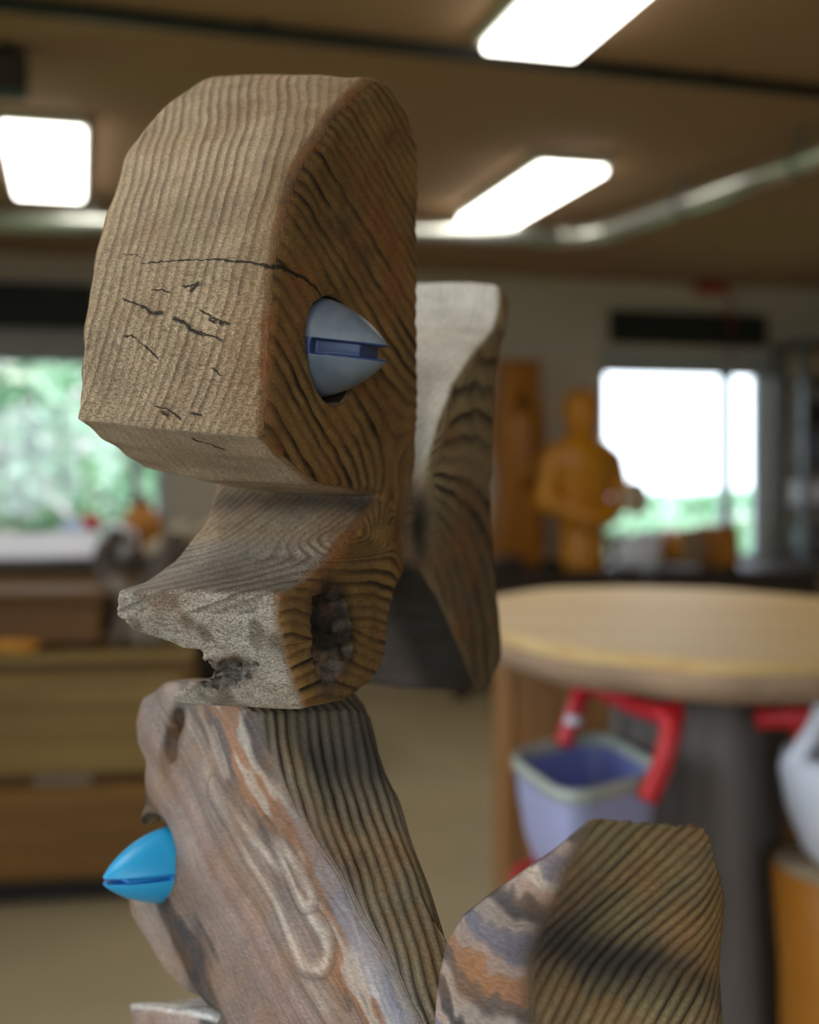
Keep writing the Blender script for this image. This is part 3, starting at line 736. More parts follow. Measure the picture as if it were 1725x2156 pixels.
lathe('pot_knob', [(.045, .222), (.05, .232), (.012, .245), (.015, .262), (.001, .27)], M['dark'], t, 16)
def slabpiece(name, label, cat, loc, size, rz, ry, mat, medge, seed):
    t = thing(name, label, cat, loc, rz)
    Rm = Matrix.Rotation(ry, 3, 'Y'); hz = abs(size[0]/2*math.sin(ry))+size[2]/2*abs(math.cos(ry))
    box('board_face', Rm @ Vector((0, 0, size[2]*.0))+Vector((0, 0, hz)), size, mat, t, rot=Rm, bev=.01, seg=2)
    box('board_edge', Rm @ Vector((0, 0, -size[2]*.35))+Vector((0, 0, hz)), (size[0]*1.01, size[1]*1.02, size[2]*.25), medge, t, rot=Rm, bev=.004)
slabpiece('leaning_board', 'tan board tilted on the left bench under the fish head', 'board', lb_pt(430, .22), (.34, .20, .06), RHO, -.42, M['tan'], M['darkorange'], 1)
slabpiece('pale_offcut', 'small pale diagonal wood offcut beside the brown pot', 'offcut', lb_pt(348, .09), (.20, .07, .045), RHO, -.60, M['cream'], M['drift2'], 2)
# driftwood heap standing on the chest
def driftpiece(label, loc, pts, rad, mat, rz=0):
    rng_ = random.Random(int(loc.x*1000)+len(label)); path = smooth_path(pts, 5)
    mz = min(p.z for p in path)
    bm = bmesh.new(); rr = [rad*(1-.5*abs(i/(len(path)-1)-.45))*(1+.16*math.sin(i*1.7+rad*50)) for i in range(len(path))]
    add_tube(bm, path, rr, 10); bmesh.ops.recalc_face_normals(bm, faces=bm.faces)
    mz = min(v.co.z for v in bm.verts)
    for v in bm.verts: v.co.z -= mz
    o = link('driftwood_piece', bm_mesh('driftwood', bm, mat, True), None, loc, rz)
    tag(o, label, 'driftwood', 'driftwood heap')
driftpiece('dark driftwood branch upright at the left of the heap on the chest', chest_pt(218, .41), [(0, 0, 0), (.04, .0, .12), (0, .02, .24), (.05, .02, .33)], .045, M['drift'])
driftpiece('dark forked driftwood stick leaning right in the heap on the chest', chest_pt(302, .20), [(-.06, 0, 0), (0, 0, .12), (.06, .02, .20), (.10, .02, .33)], .05, M['drift'])
driftpiece('grey driftwood limb lying low at the front of the heap', chest_pt(318, .06), [(-.06, 0, .03), (0, 0, .045), (.05, 0, .03)], .042, M['drift2'])
driftpiece('thick black driftwood block at the back of the heap', chest_pt(372, .41), [(-.05, 0, 0), (0, 0, .11), (.03, .0, .25)], .085, M['drift'])
driftpiece('twisted grey brown driftwood near the white mug', chest_pt(252, .12), [(-.02, 0, 0), (.03, 0, .10), (-.02, 0, .20)], .036, M['drift2'])
driftpiece('dark driftwood root at the right end of the heap', chest_pt(452, .26), [(.06, 0, 0), (0, 0, .12), (-.05, 0, .24), (.02, .0, .30)], .06, M['drift'])

# ================================================================== the two carved fish
# ---------- upper fish: its right flank is a vertical plane through P0 along axis a1
TH = math.radians(25.0); A1 = np.array([math.sin(TH), math.cos(TH)]); N1 = np.array([math.cos(TH), -math.sin(TH)])
D0 = .56; P0 = np.array([(590-CX)/F*D0, D0])
def flank1(px, py):
    m = (px-CX)/F; s = (m*P0[1]-P0[0])/(A1[0]-m*A1[1]); y = P0[1]+s*A1[1]; return s, -(py-YH)/F*y
out1 = [(800,163),(850,213),(876,280),(887,380),(885,600),(883,760),(890,900),(897,1000),(902,1042),(912,1000),(930,900),(962,805),(1010,738),(1048,692),(1060,650),(1062,604),(1072,620),
        (1080,670),(1062,740),(1046,800),(1041,950),(1042,1100),(1046,1200),(1058,1300),(1062,1385),(1040,1448),(1012,1452),(990,1400),(950,1300),(915,1215),(893,1162),(872,1195),(842,1250),(824,1310),(817,1385),
        (785,1442),(735,1476),(655,1492),(628,1440),(603,1350),(592,1300),(598,1248),(640,1226),(700,1176),(752,1112),(792,1062),(803,1046),(760,1042),(670,1022),(600,965),(556,918),(563,860),
        (570,700),(580,560),(605,450),(640,352),(682,280),(737,208)]
_k = out1.index((605,450)); dome = [(582,560)]+out1[_k:]+out1[:6]
_d = [(p.x, p.y) for p in smooth_path([Vector((*p, 0)) for p in dome], 5)]
poly1 = np.array([flank1(*p) for p in _d[5:]+out1[6:_k]])
H1 = .0010
lo = (-.128, poly1[:, 0].min()-.012, poly1[:, 1].min()-.010); hi = (.012, poly1[:, 0].max()+.012, poly1[:, 1].max()+.024)
T_, S_, Z_ = grid(lo, hi, H1)
def thick1(z): return .096+.011*sstep(z, -.045, -.005)+.0058*np.exp(-((z-.180)/.032)**2)
def roll1(z): return -.03+.115*sstep(z, -.035, .005)+.06*sstep(z, .10, .21)
def build_fish1():
    # profile distance looked up on a fine plane (the profile shifts slightly with t: the head leans)
    zs = np.arange(lo[2]-.02, hi[2]+.02, H1); ss = S_[0, :, 0]
    D = poly_sdf(poly1, ss[:, None].astype(float), zs[None, :]).astype(np.float32)
    out_ = np.empty((T_.shape[0], S_.shape[1], Z_.shape[2]), dtype=np.float32)
    z = Z_[0, 0, :]; th = thick1(z); ro = roll1(z)
    sN = S_[0, :, :]; zN = Z_[0]
    wk, wzv = flank1(896, 1100)
    waist = .010*np.exp(-((sN-wk)/.030)**2-((zN-wzv)/.040)**2)            # hollowed flanks at the waist
    rr = (.0055+.003*sstep(zN, .04, .16)+.003*np.exp(-((zN+.03)/.02)**2)).astype(np.float32)
    rr = np.broadcast_to(rr, waist.shape)
    knx, knz = flank1(698, 1338)
    ex, ez = flank1(704, 734)
    tp = np.array([( -.0965, -.0535), (-.088, -.0725), (-.078, -.0775), (-.062,-.0800), (-.047, -.0845), (-.0475,-.093), (-.052, -.0985), (-.060, -.1025), (-.071, -.1068), (-.076, -.1110), (-.085,-.13),(-.2, -.13), (-.2, -.0535)])
    JC = poly_sdf(tp, T_[:, 0, 0][:, None].astype(float), z[None, :].astype(float)).astype(np.float32)   # broken corner of the jaw
    for i, t_ in enumerate(T_[:, 0, 0]):
        zi = z-ro*(-t_)-zs[0]; f = np.clip(zi/H1, 0, len(zs)-2.001); k = f.astype(int); fr = (f-k).astype(np.float32)
        d = D[:, k]*(1-fr)+D[:, k+1]*fr
        bul = .0022*np.cos((t_+.05)/.05*1.5)                               # faces are slightly crowned
        d = d-bul*sstep(-d, -.01, .02)*0-bul*.6
        side = np.maximum(t_-(0-waist), -(t_+th)[None, :]+waist)
        d = rmax(d, side, rr)
        d = d+.0007*wnoise(t_, sN, zN, 90, 3)+.0004*wnoise(t_, sN, zN, 260, 4)
        # eye socket
        rad = np.sqrt((sN-ex)**2+(zN-ez)**2)
        d = np.maximum(d, -np.maximum(rad-.0268-.0012*np.sin(3*np.arctan2(zN-ez, sN-ex)), -.016-t_))
        # knot hole in the cheek
        kn = np.sqrt(((sN-knx+.10*(zN-knz))/.0215)**2+((zN-knz)/.025)**2+((t_-.004)/(.017+.008*sstep(zN-knz, -.01, .01)))**2)-1
        d = np.maximum(d, -kn*.013+.0017*wnoise(t_, sN, zN, 520, 8))
        hol = np.sqrt(((t_+.040)/.021)**2+((zN+.0955-.25*(t_+.04))/.0085)**2+(sN/.024)**2)-1
        d = np.maximum(d, -hol*.0075+.0016*wnoise(t_, sN, zN, 800, 12))
        # broken jaw corner
        jc = JC[i][None, :]+.0016*wnoise(t_, sN, zN, 420, 9)
        d = np.where(sN < .14, np.maximum(d, -jc), d)
        out_[i] = d
    V, Q = surface_nets(out_, lo, H1)
    return V, Q, (ex, ez), (knx, knz)
V, Q, EYE1, KN1 = build_fish1()
nrm = vnormals(V, Q)
t_, s_, z_ = V.T
zr_ = z_-roll1(z_)*(-t_)
sidem = np.maximum(sstep(t_, -.010, -.003), sstep(-(t_+thick1(z_)), -.010, -.003))*sstep(np.abs(nrm[:, 0]), .25, .75)
sidem = np.clip(sidem, 0, 1)
sk, zk = KN1
# growth rings: near-planar layers, bent round the knot and drawn together at the waist
wk, wzv = flank1(896, 1100)
kd = np.sqrt(((s_-sk)/.028)**2+((z_-zk)/.034)**2+((t_)/.05)**2)
ringF = -(t_+np.where(z_ > .125, 4.5, 2.3)*(z_-.125)**2)/.0053
ringS = (.62*s_+z_+1.2*(z_-.1)**2+.9*np.exp(-((s_-EYE1[0])/.04)**2-((z_-EYE1[1]+.02)/.035)**2)*.010)/.0092
ringA = np.where(t_ > -.05, ringF*(1-sidem)+ringS*sidem, ringF)
ang = np.arctan2(z_-wzv, s_-wk+.03); rw_ = np.sqrt((s_-wk)**2+(z_-wzv)**2)
nearw = np.exp(-(rw_/.055)**2)*sidem+sstep(s_, wk+.0, wk+.05)*sidem
ringT = ang*6.0+t_/.006+rw_/.03
ringJ = (1.9*z_+.28*s_-.75*t_+.010*np.exp(-kd**2)*np.sign(z_-zk)*1.2+.004*kd)/.0105
jaw = sstep(-z_, .030, .045)*(1-sstep(s_, wk-.03, wk+.01))
ring = ringA*(1-jaw)+ringJ*jaw
nw = np.clip(nearw*(1-jaw*.6), 0, 1); ring = ring*(1-nw)+ringT*nw
tail = sstep(s_, wk-.004, wk+.012)
frontm = (1-sidem)*(1-jaw)*(1-tail)
tint = np.tile(np.array([.50, .36, .222]), (len(V), 1))
tint = mixn(tint, (.31, .172, .054), sidem*(1-tail))
tint = mixn(tint, (.30, .17, .07), frontm*.55*np.exp(-((t_+.010)/.011)**2))
tint = mixn(tint, (.30, .21, .105), sidem*tail)
tint = mixn(tint, (.50, .435, .355), (1-sidem)*jaw*(nrm[:, 1] < -.3))
jm = wnoise(t_, s_*.3, z_, 190, 51)+.7*wnoise(t_, s_*.3, z_, 480, 52)
tint = mixn(tint, (.15, .11, .075), np.clip((1-sidem)*jaw*(nrm[:, 1] < -.3)*sstep(jm+.7*sstep(-t_, .03, .085)-.5, -.1, .8)*.75, 0, 1))
tint = mixn(tint, (.36, .31, .25), (1-sidem)*jaw*(nrm[:, 2] > .25))
tint = mixn(tint, (.78, .71, .62), (1-sidem)*tail*sstep(z_, -.01, .02))  # light from above on the upper lobe's front wall, put into the colour
tint = mixn(tint, (.105, .082, .074), (1-sidem)*tail*sstep(-z_, -.005, .02))  # shade on the lower lobe's front wall, put into the colour
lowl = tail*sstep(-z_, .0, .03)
tint = mixn(tint, (.02, .016, .012), np.clip(lowl*sstep(t_, -.050, -.026)*(1-sidem), 0, .9))  # band of shade beside the lower lobe's ridge, painted nearly black
tint = mixn(tint, (.16, .10, .045), np.clip(lowl*sidem*.8, 0, 1))
under = (1-sidem)*(1-tail)*sstep(-nrm[:, 2], .35, .7)*sstep(z_, -.03, 0)
tint = mixn(tint, (.42, .31, .215), under)
ridge = np.exp(-((t_+.004+.003*wnoise(t_*0, s_, z_, 60, 41))/.0075)**2)*sstep(-nrm[:, 1], .15, .5)*sstep(nrm[:, 0], .1, .4)*(1-tail)
tint = mixn(tint, (.215, .105, .036), np.clip(ridge*.9*(1-jaw*.6), 0, 1))
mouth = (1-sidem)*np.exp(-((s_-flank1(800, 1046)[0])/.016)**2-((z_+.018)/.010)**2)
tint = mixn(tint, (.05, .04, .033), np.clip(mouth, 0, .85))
knot = np.clip(1.35-np.sqrt(((s_-sk+.10*(z_-zk))/.0205)**2+((z_-zk)/.026)**2), 0, 1)*(t_ > -.04)
tint = mixn(tint, (.018, .011, .007), np.clip(knot*2.2, 0, .97)*sstep((z_-zk)+.7*(s_-sk), -.020, .004))
tint = mixn(tint, (.13, .098, .085), np.clip(knot*2.2, 0, .8)*sstep(zk-z_-.7*(s_-sk), .004, .018)*sstep(wnoise(t_, s_, z_, 420, 56), -.6, .3))
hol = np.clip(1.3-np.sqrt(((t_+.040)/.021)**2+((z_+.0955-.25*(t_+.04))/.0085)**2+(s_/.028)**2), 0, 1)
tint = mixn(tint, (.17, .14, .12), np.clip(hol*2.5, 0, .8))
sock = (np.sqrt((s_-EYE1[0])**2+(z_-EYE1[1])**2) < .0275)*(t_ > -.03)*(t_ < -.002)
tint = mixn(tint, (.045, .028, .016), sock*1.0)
late = np.tile(np.array([.40, .35, .36]), (len(V), 1)); late = mixn(late, (.075, .06, .055), sidem); late = mixn(late, (.20, .19, .19), jaw*(1-sidem))
late = mixn(late, (.5, .42, .40), tail*(1-sidem))
line = .75*frontm+1.0*sidem+.9*(1-sidem)*jaw*(nrm[:, 2] > .25)+.12*(1-sidem)*jaw*(nrm[:, 2] <= .25)+.25*(1-sidem)*tail
line = np.clip(line*(1-under*.75)*(1-3.4*sidem*(1-sidem)), 0, 1)
pit = np.clip(.75*frontm*sstep(.14-z_, -.02, .10)*(1-under)+.35*frontm+1.25*(1-sidem)*jaw*(nrm[:, 1] < -.2)+.2*sidem, 0, 1.4)
stain = np.clip(.25*frontm+.75*sidem*(1-tail)+.8*ridge+.5*sidem*tail+.25*jaw*(1-sidem), 0, 1)
# cracks: signed distance (in millimetres) to lines on the front face and across the ridge
def front_pt(px, py):          # point of the front face in (t,z) for crack drawing, front face taken at its leaning plane
    best = None
    for t0 in np.linspace(0, -.115, 300):
        # front profile at this height: interpolate poly1 front chain
        pass
    return best
chain = np.array([flank1(*p) for p in ((556,918),(563,860),(570,700),(580,560),(605,450),(640,352))])
def front_tz(px, py):
    mx, my = (px-CX)/F, -(py-YH)/F; bt = (9, 0, 0)
    for t0 in np.linspace(.0, -.115, 460):
        for _ in range(1):
            z = my*.57
            for _k in range(4):
                sf = np.interp(z-roll1(z)*(-t0), chain[:, 1], chain[:, 0]); y = P0[1]+sf*A1[1]+t0*N1[1]; z = my*y
        x = P0[0]+sf*A1[0]+t0*N1[0]; e = abs(x/y-mx)
        if e < bt[0]: bt = (e, t0, z)
    return bt[1], bt[2]
off1 = np.array([.05, -.05, -float(poly1[:, 1].min())])        # local origin of the flank frame
CR1 = []
def draw_crack(pts, wds):
    q = [front_tz(*p) for p in pts]
    for (a, b), wd in zip(zip(q, q[1:]), wds): CR1.append(('f', (a[0]+off1[0], 0, a[1]+off1[2]), (b[0]+off1[0], 0, b[1]+off1[2]), wd))
draw_crack(((262,534),(300,541)), [.22]); draw_crack(((305,555),(380,550),(440,547),(500,551),(545,556),(590,563)), [.3, .38, .45, .6, .85])
draw_crack(((262,631),(300,643),(322,658),(345,660)), [.45, .9, 1.3]); draw_crack(((375,673),(392,680),(404,690)), [1.2, .9])
draw_crack(((405,694),(430,706)), [.9]); draw_crack(((428,700),(470,716)), [.4])
draw_crack(((298,722),(318,736),(336,754)), [.4, .45]); draw_crack(((428,656),(448,664)), [.55]); draw_crack(((448,670),(484,682)), [.5])
draw_crack(((330,611),(358,614)), [.4]); draw_crack(((392,604),(420,602)), [.5]); draw_crack(((408,612),(418,598)), [1.0])
draw_crack(((335,855),(362,864),(382,880)), [.4, .45]); draw_crack(((270,708),(290,710)), [.5]); draw_crack(((445,676),(470,684)), [.4]); draw_crack(((350,870),(356,874)), [.8])
draw_crack(((455,778),(468,790)), [.5]); draw_crack(((410,872),(424,874)), [.6])
draw_crack(((440,945),(395,925)), [.35])
fl = [flank1(*p) for p in ((578,558),(606,568),(640,586),(668,608),(676,622))]
for (a, b), wd in zip(zip(fl, fl[1:]), (1.0, 1.0, .9, .9)): CR1.append(('s', (0, a[0]+off1[1], a[1]+off1[2]), (0, b[0]+off1[1], b[1]+off1[2]), wd))
fmask = (nrm[:, 1] < -.2) & (z_ > 0) & (s_ < .08) & (t_ < -.002); smask = (t_ > -.0075) & (s_ < .06) & (nrm[:, 0] > .3)
crack = np.zeros(len(V)); best = np.full(len(V), 1.0); cwid = np.ones(len(V))
for kd_, A, B, wd in CR1:
    U_, msk = (t_+off1[0], fmask) if kd_ == 'f' else (s_+off1[1], smask); W_ = z_+off1[2]; i0 = 0 if kd_ == 'f' else 1
    ex_, ez_ = B[i0]-A[i0], B[2]-A[2]; L = math.hypot(ex_, ez_); k = ((U_-A[i0])*ex_+(W_-A[2])*ez_)/(L*L)
    sd = ((U_-A[i0])*ez_-(W_-A[2])*ex_)/L; dd = np.hypot(sd, np.maximum(np.maximum(-k, k-1), 0)*L)
    m_ = msk & (dd < best); best[m_] = dd[m_]; crack[m_] = sd[m_]*1000; cwid[m_] = wd
cnear = 1-sstep(best, .0006, .0021)
groove = np.sin(2*np.pi*ring)*.00022*np.clip(line, 0, 1)*(sidem*.9+.5)
V2 = V-nrm*groove[:, None]
M['drift_fish'] = driftwood_mat('weathered_fish_wood', cracks=True)
base1 = Vector((P0[0]-.05*N1[0]+.05*A1[0], P0[1]-.05*N1[1]+.05*A1[1], CAMZ+float(poly1[:, 1].min())))
fish1 = thing('wooden_fish', 'upper driftwood fish with blunt tan head, open mouth and grey-blue eye', 'fish carving', base1, -TH)
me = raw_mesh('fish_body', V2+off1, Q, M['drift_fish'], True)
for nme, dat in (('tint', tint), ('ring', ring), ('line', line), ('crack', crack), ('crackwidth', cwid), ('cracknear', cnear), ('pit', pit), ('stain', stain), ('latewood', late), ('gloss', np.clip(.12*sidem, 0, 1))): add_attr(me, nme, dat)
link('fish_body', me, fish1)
# eyes: slotted bullet shapes
def eye_mat(name, c1, c2, rough, slotc, sw):
    m, nt, b = mat_new(name); co = objco(nt)
    f = ramp(nt, noise(nt, co, 45, 5, .6), [(.35, 0.0), (.7, 1.0)])
    sep = N(nt, 'ShaderNodeSeparateXYZ'); nt.links.new(co, sep.inputs[0])
    ins = mth(nt, 'LESS_THAN', mth(nt, 'ABSOLUTE', sep.outputs[2]), sw)      # shade inside the slot is put in as a darker colour
    nt.links.new(mixc(nt, ins, mixc(nt, f, c1, c2), slotc), b.inputs['Base Color'])
    sp = ramp(nt, noise(nt, co, 420, 3, .7), [(.35, rough+.12), (.7, rough)])
    nt.links.new(sp, b.inputs['Roughness']); return m
def eye_mesh(name, R, L, mat, slot, rlo=.003):
    hh = .0007; lo_ = (-.004-hh*3, -R-.003, -R-.003); hi_ = (L+.003, R+.003, R+.003); X, Y, Z = grid(lo_, hi_, hh)
    u = np.clip(X/L, 0, 1); prof = R*(1-u**1.75)**.80
    r = np.sqrt(Y**2+Z**2)
    d = (r-prof)*.75; d = rmax(d, np.maximum(-X-.004, X-L), .001)
    sl = rmax(np.abs(Z)-slot*(1-.25*u), .012-X, .0005)
    web = np.maximum(r-prof*.78, X-L*.74)
    d = np.maximum(d, -np.maximum(sl, -web))
    v, q = surface_nets(d.astype(np.float32), lo_, hh); return raw_mesh(name, v, q, mat, True)
M['eye_grey'] = eye_mat('grey_blue_paint', (.13, .165, .23), (.24, .27, .32), .38, (.035, .06, .17), .0041)
em = eye_mesh('eye', .0249, .0435, M['eye_grey'], .0038)
for side in (0, 1):
    e = link('eye', em, fish1); tt = -.0125 if side == 0 else -float(thick1(.09))+.0125
    e.location = Vector((tt, EYE1[0], EYE1[1]))+Vector(off1); e.location.z += .0014; e.rotation_euler = (math.radians(1), math.radians(7), 0 if side == 0 else math.pi)
    if side == 0: e['label'] = 'grey-blue slotted conical eye'

# ---------- lower fish: left flank plane through Q0, axis a2 running away to its head
PH = math.radians(45.0); PS = math.radians(14.0); DL = PH-PS
A2 = np.array([-math.sin(PH), math.cos(PH)]); E2 = np.array([math.cos(PS), math.sin(PS)])
DQ = .505; Q0 = np.array([(1100-CX)/F*DQ, DQ])
def flank2(px, py):
    m = (px-CX)/F; s = (m*Q0[1]-Q0[0])/(A2[0]-m*A2[1]); y = Q0[1]+s*A2[1]; return s, -(py-YH)/F*y
out2 = [(266,1520),(284,1462),(325,1432),(385,1426),(450,1456),(505,1500),(532,1570),(572,1655),(622,1738),(702,1866),(790,2025),(846,2136),(878,2215),(890,2225),
        (893,2130),(897,2045),(915,1968),(950,1916),(1050,1836),(1140,1765),(1196,1714),(1226,1702),(1200,1742),(1135,1880),(1098,1960),(1080,2025),
        (1085,2160),(1110,2300),(1135,2420),(1120,2470),(1000,2400),(905,2300),(880,2310),(800,2400),(620,2490),(440,2440),(340,2330),(265,2210),(243,2112),(300,2114),(378,2120),(440,2140),(400,2110),
        (372,2100),(330,2050),(292,1985),(264,1930),(251,1870),(262,1780),(284,1690),(293,1610),(273,1570)]
poly2 = np.array([flank2(*p) for p in out2])
H2 = .0012
lo2 = (-.012, poly2[:, 0].min()-.012, poly2[:, 1].min()-.012); hi2 = (.135, poly2[:, 0].max()+.012, poly2[:, 1].max()+.012)
T_, S_, Z_ = grid(lo2, hi2, H2)
def thick2(s): return .088+.006*sstep(s, .02, .09)*0+.000*s
sE2, zE2 = flank2(316, 1822)
sF2, zF2 = flank2(1085, 2020)
def tail2(s): return sstep(-s, -.075, -.05)
def build_fish2():
    ss = S_[0, :, 0]; zs = Z_[0, 0, :]
    zq = np.arange(zs[0], zs[-1]+.05, H2); DD = poly_sdf(poly2, ss[:, None].astype(float), zq[None, :].astype(float)).astype(np.float32)
    sN, zN = S_[0], Z_[0]; II = np.arange(len(ss))[:, None]; out_ = np.empty((T_.shape[0], S_.shape[1], Z_.shape[2]), dtype=np.float32)
    es, et = [], []
    for x0_, y0_, x1_ in ((450, 1456, 770), (520, 1540, 803), (572, 1655, 848), (660, 1800, 893), (740, 1930, 942), (846, 2136, 1005)):
        s_0 = flank2(x0_, y0_)[0]; q0 = Q0+s_0*A2; m_ = (x1_-CX)/F; es.append(s_0); et.append((m_*q0[1]-q0[0])/(E2[0]-m_*E2[1]))
    D = DD[:, :len(zs)]
    TB = np.interp(sN, es[::-1], et[::-1])
    m_ = (1528-CX)/F; TT = (m_*(Q0[1]+sN*A2[1])-(Q0[0]+sN*A2[0]))/(E2[0]-m_*E2[1])-.12*np.maximum(sN-.0, 0)
    TR = TB*(1-tail2(sN))+TT*tail2(sN); TR = np.broadcast_to(TR, D.shape)
    sM, zM = flank2(350, 2000)
    rr = .006+.012*sstep(sN, .10, .2)*0
    kx, kz = flank2(366, 1545)
    for i, t in enumerate(T_[:, 0, 0]):
        # top right shoulder is rounded off; flank lightly crowned and waved
        f_ = np.clip((zN-zs[0]+.15*max(t, 0)*tail2(sN))/H2, 0, len(zq)-2.001); k_ = f_.astype(int); fr_ = (f_-k_).astype(np.float32)
        D = DD[II, k_]*(1-fr_)+DD[II, k_+1]*fr_
        d = D+.10*np.maximum(t-.055, 0)*(1-tail2(sN))+.0016*np.sin(2.2*t/.05)
        crown = .0035*(1-np.clip(-D/.03, 0, 1))**2
        wave = .0012*wnoise(0, sN, zN, 110, 21)
        side = np.maximum(-(t-crown-wave), t-TR)
        d = rmax(d, side, np.where(t < .04, .006, .014).astype(np.float32)) if True else d
        d = d+.0006*wnoise(t, sN, zN, 120, 23)
        rad = np.sqrt((sN-sE2)**2+(zN-zE2-.0042)**2)
        d = np.maximum(d, -np.maximum(rad-.0245, t-.018))
        kn = np.sqrt(((sN-kx+.25*(zN-kz))/.006)**2+((zN-kz)/.017)**2+((t+.002)/.012)**2)-1
        d = np.maximum(d, -kn*.006+.0012*wnoise(t, sN, zN, 500, 27))
        d = np.maximum(d, d+.0009*(np.abs(zN-kz-.5*(sN-kx)-.004) < .0012)*(sN > kx)*(sN < kx+.025))
        out_[i] = d
    return surface_nets(out_, lo2, H2)
V, Q = build_fish2()
t_, s_, z_ = V.T
Vw = np.stack([t_*math.cos(DL), s_-t_*math.sin(DL), z_], 1)
nrm = vnormals(Vw, Q); 
flank = sstep(-t_, -.010, -.0035)*sstep(-nrm[:, 0], .3, .7); tl = tail2(s_)
back = 1-flank
# striated back: layers stacked across the thickness, swirling on the forked tail end
r0 = np.array(flank2(530, 1560)); r1 = np.array(flank2(850, 2140)); dv = (r1-r0)/np.linalg.norm(r1-r0)
p_ = (s_-r0[0])*dv[0]+(z_-r0[1])*dv[1]; q_ = (s_-r0[0])*-dv[1]+(z_-r0[1])*dv[0]
if np.median(q_[flank > .5]) < 0: q_ = -q_
stri = (t_-.36*(z_-r0[1]))/.0056+.16*wnoise(t_*0, s_, z_, 30, 31)+.12*wnoise(t_*60, s_*6, z_*6, 1.0, 32)
strt = (t_*1.0-.62*(z_-zF2)+1.4*(z_-zF2)**2)/.0062
ringb = stri*(1-tl)+strt*tl
# flank: flat-sawn figure, long looping bands that run along the ridge
ga = wnoise(p_*26, q_*80, p_*0, 1.0, 33); gb = wnoise(p_*70, q_*190, p_*0, 1.0, 34)
gc = wnoise(p_*150, q_*420, p_*0, 1.0, 37); gd = wnoise(p_*330, q_*760, p_*0, 1.0, 38)
fig_ = q_/.0075+1.5*ga+1.0*gb+.75*gc+.4*gd
figt = (z_-.42*s_)/.0092+(.45*wnoise(t_*0, s_, z_, 110, 35))+.28*wnoise(t_*0, s_, z_, 330, 39)+.16*wnoise(t_*0, s_, z_, 700, 40)
ringf = (q_/.004+1.5*ga+.7*gb)*(1-tl)+figt*2*tl
ring = ringb*back+ringf*flank
pal = np.array([[.33, .245, .20], [.46, .37, .30], [.17, .12, .105], [.20, .175, .215], [.38, .175, .06], [.375, .262, .215], [.095, .08, .08], [.37, .29, .245]])
def palette(x, seq):
    x = np.mod(x, len(seq)); i = np.floor(x).astype(int); f = sstep(x-i, .55, 1.0); a = pal[np.array(seq)[i]]; b = pal[np.array(seq)[(i+1) % len(seq)]]
    return a*(1-f[:, None])+b*f[:, None]
colf = palette(fig_*1.0+40, [0, 3, 4, 2, 6, 5, 0, 6, 5, 7, 3, 2, 1, 4, 2])*.88
calm = sstep(q_+.006*ga, .026, .050)
colc = palette(q_/.026+1.1*ga+.30*gb+.16*gc+.1*gd+20, [0, 0, 2, 1, 0, 5, 0, 6, 7])*np.array([.84, .80, .78])
colf = colf*(1-calm[:, None])+colc*calm[:, None]
wid = .004+.05*np.clip(p_, 0, .25)
edge = sstep(wid-q_+.003*gb, -.002, .003)*sstep(p_, -.02, .06)*(1-tl)      # bluish worn ridge beside the striated back
colf = mixn(colf, (.27, .262, .32), np.clip(edge*(.55+.25*gb), 0, 1))
colf = mixn(colf, (.52, .47, .44), np.clip(edge*sstep(p_, .10, .16)*sstep(ga+.5*gb, -.1, .5)*.7, 0, 1))
def cap2(a, b):
    a, b = np.array(flank2(*a)), np.array(flank2(*b)); e = b-a; k = np.clip(((s_-a[0])*e[0]+(z_-a[1])*e[1])/(e@e), 0, 1)
    return np.hypot(s_-a[0]-e[0]*k, z_-a[1]-e[1]*k), k
lobe = np.zeros(len(V))                                              # two long tongues of worn growth layers, each with a pale rim
for a_, b_, r_ in (((455, 1665), (655, 1985), .0155), ((560, 1740), (640, 1885), .0085)):
    dl, kl = cap2(a_, b_); dl = dl+.0014*gb+.0009*gc-r_*(.45+.55*kl)
    ins_ = sstep(-dl, -.0005, .0015)*(1-tl); rim = np.exp(-((dl+.0035)/.0028)**2)*sstep(kl, .1, .5)*(1-tl)
    colf = mixn(colf, (.27, .195, .16), np.clip(ins_*.7*sstep(kl, 0, .3), 0, 1)); colf = mixn(colf, (.52, .42, .345), np.clip(rim*.85, 0, 1))
    colf = mixn(colf, (.12, .095, .09), np.clip(np.exp(-((dl-.0012)/.0011)**2)*.55*(1-tl), 0, 1)); lobe = np.maximum(lobe, ins_*kl)
colt = palette(figt, [4, 5, 3, 0, 6, 5, 1, 3, 5, 6, 7, 2])
colf = colf*(1-tl[:, None])+colt*tl[:, None]
jawt = sstep(nrm[:, 2], .35, .8)*sstep(-(z_-flank2(300, 2090)[1]), -.010, -.005)*sstep(s_, .19, .21)
colf = mixn(colf, (.80, .80, .76), jawt)
colb = np.tile(np.array([.315, .245, .145]), (len(V), 1))
colb = mixn(colb, (.20, .145, .068), tl)
colb = mixn(colb, (.27, .15, .035), tl*sstep(t_+.6*0, .066, .082)*.7)
colb = mixn(colb, (.30, .225, .105), tl*sstep(zF2-.012-z_, .0, .02)*.8)
colb = mixn(colb, (.05, .04, .03), tl*.85*np.exp(-((t_-.012)/.016)**2-((z_-zF2-.020)/.020)**2))
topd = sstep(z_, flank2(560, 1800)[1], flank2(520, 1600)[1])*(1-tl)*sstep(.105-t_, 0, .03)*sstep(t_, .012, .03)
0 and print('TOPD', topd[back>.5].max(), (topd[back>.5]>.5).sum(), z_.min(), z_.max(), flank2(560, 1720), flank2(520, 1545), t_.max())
colb = mixn(colb, (.06, .05, .042), np.clip(topd*(.80+.25*wnoise(t_, s_, z_, 120, 43)), 0, .95))           # black stain plus shade under the jaw, both put into the colour
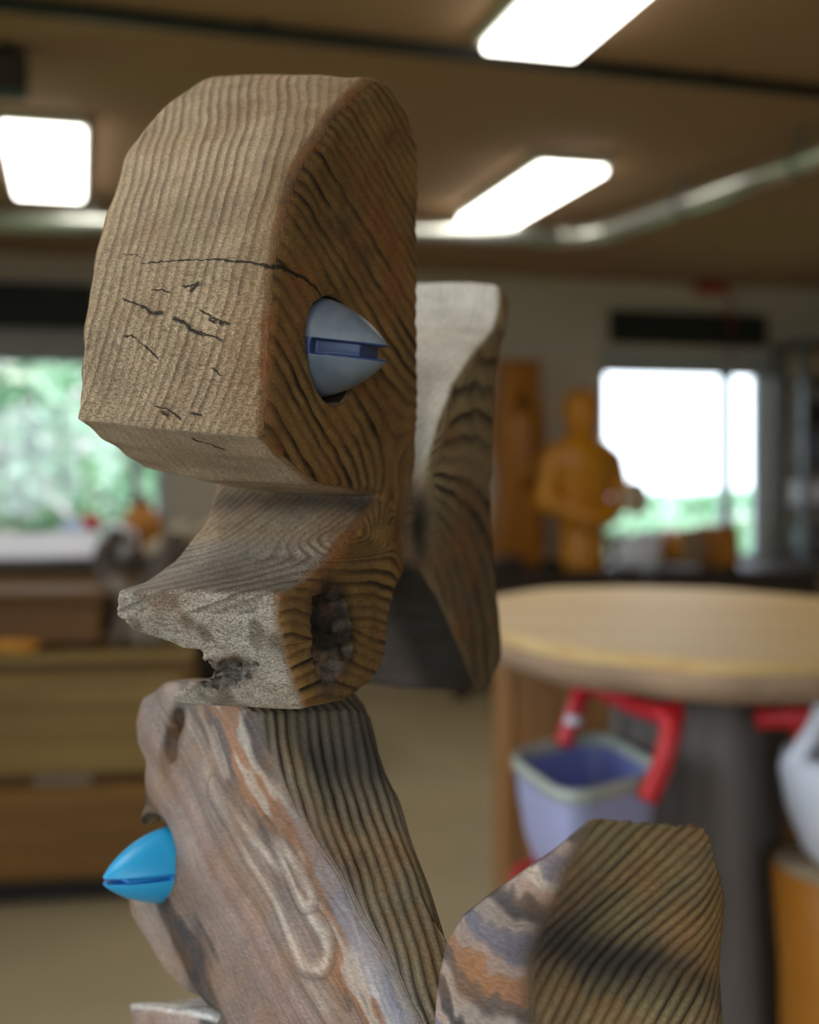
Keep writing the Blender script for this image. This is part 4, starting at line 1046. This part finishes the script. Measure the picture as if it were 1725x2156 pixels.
fv = np.exp(-(((z_-zF2-.008)+.36*(t_-.008)-.003*wnoise(t_, s_*0, z_, 90, 44))/.0115)**2)*tl*(1-.35*sstep(t_, .05, .08))
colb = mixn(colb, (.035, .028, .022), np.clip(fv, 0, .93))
colb = mixn(colb, (.13, .095, .065), np.exp(-((t_-.004)/.007)**2)*tl*.9)
lip = np.exp(-((t_-.009)/.005)**2)*(1-tl); colb = mixn(colb, (.30, .27, .27), np.clip(lip*.5, 0, 1))
colf = .25*(np.maximum(colf, .01)/.265)**1.35; lum = colf.mean(1, keepdims=True)*np.array([1.04, 1.0, .96]); colf = colf*.70+lum*.30
tint = colb*back[:, None]+colf*flank[:, None]
tint = mixn(tint, (.80, .80, .76), jawt*back)
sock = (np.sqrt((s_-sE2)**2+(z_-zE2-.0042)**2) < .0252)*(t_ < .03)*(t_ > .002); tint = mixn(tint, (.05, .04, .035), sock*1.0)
kx2, kz2 = flank2(366, 1545); kn2 = np.clip(1.3-np.sqrt(((s_-kx2+.25*(z_-kz2))/.008)**2+((z_-kz2)/.021)**2), 0, 1)*(t_ < .012)
tint = mixn(tint, (.05, .035, .03), np.clip(kn2*2, 0, .9))
late = np.tile(np.array([.13, .105, .09]), (len(V), 1)); late = mixn(late, (.40, .36, .38), flank)
line = np.clip(1.0*back+.30*flank, 0, 1)
stain = np.clip((.55*back*(1-tl)*(1-np.clip(topd*1.3, 0, 1))+.35*flank+.45*back*tl)*(1-fv), 0, 1)
Vw = Vw+nrm*(lobe*.0011*flank+np.sin(2*np.pi*(q_/.026+1.1*ga))*.0007*flank*(1-tl)*calm+np.sin(2*np.pi*fig_*.5)*.0004*flank*(1-tl)*(1-calm))[:, None]
gro = (.5+.5*np.sin(2*np.pi*(ring+.15)))*back*np.where(tl > .5, .0010, .0011)*sstep(t_, .006, .014)
Vw = Vw-nrm*gro[:, None]
zmin2 = float(poly2[:, 1].min())
base2 = Vector((Q0[0]+.15*A2[0]+.04*E2[0], Q0[1]+.15*A2[1]+.04*E2[1], CAMZ+zmin2))
fish2 = thing('wooden_fish', 'lower driftwood fish with mauve polished flank, ridged back and bright blue eye', 'fish carving', base2, PH)
lx = .04*math.cos(DL); ly = .15-.04*math.sin(DL)
off2 = np.array([-lx, -ly, -zmin2])
M['drift_fish2'] = driftwood_mat('polished_fish_wood', .72, (.34, .15, .045), .6, 300)
me = raw_mesh('fish_body', Vw+off2, Q, M['drift_fish2'], True)
for nme, dat in (('tint', tint), ('ring', ring), ('line', line), ('pit', .25*back), ('stain', stain), ('latewood', late), ('gloss', flank*.5)): add_attr(me, nme, dat)
link('fish_body', me, fish2)
M['eye_blue'] = eye_mat('sky_blue_paint', (.018, .36, .72), (.03, .42, .78), .30, (.012, .20, .55), .0017)
em2 = eye_mesh('eye', .0205, .045, M['eye_blue'], .0016)
e = link('eye', em2, fish2); e.location = Vector((.012*math.cos(DL), sE2-.012*math.sin(DL), zE2))+Vector(off2); e.rotation_euler = (math.radians(-2), 0, math.pi)
e['label'] = 'bright sky-blue slotted conical eye'
tR = .092-.012; e = link('eye', em2, fish2); e.location = Vector((tR*math.cos(DL), sE2-tR*math.sin(DL), zE2))+Vector(off2); e.rotation_euler = (0, 0, 0)
# post that carries the pair, below the frame
t = thing('display_post', 'weathered grey post that carries the two fish, below the photo', 'post', (base2.x, base2.y, 0))
hp_ = CAMZ+zmin2+.004
lathe('shaft', [(.035, .03), (.035, hp_*.5), (.030, hp_)], M['trunk'], t, 20)
lathe('foot', [(.16, 0), (.16, .02), (.15, .03)], M['trunk'], t, 28)
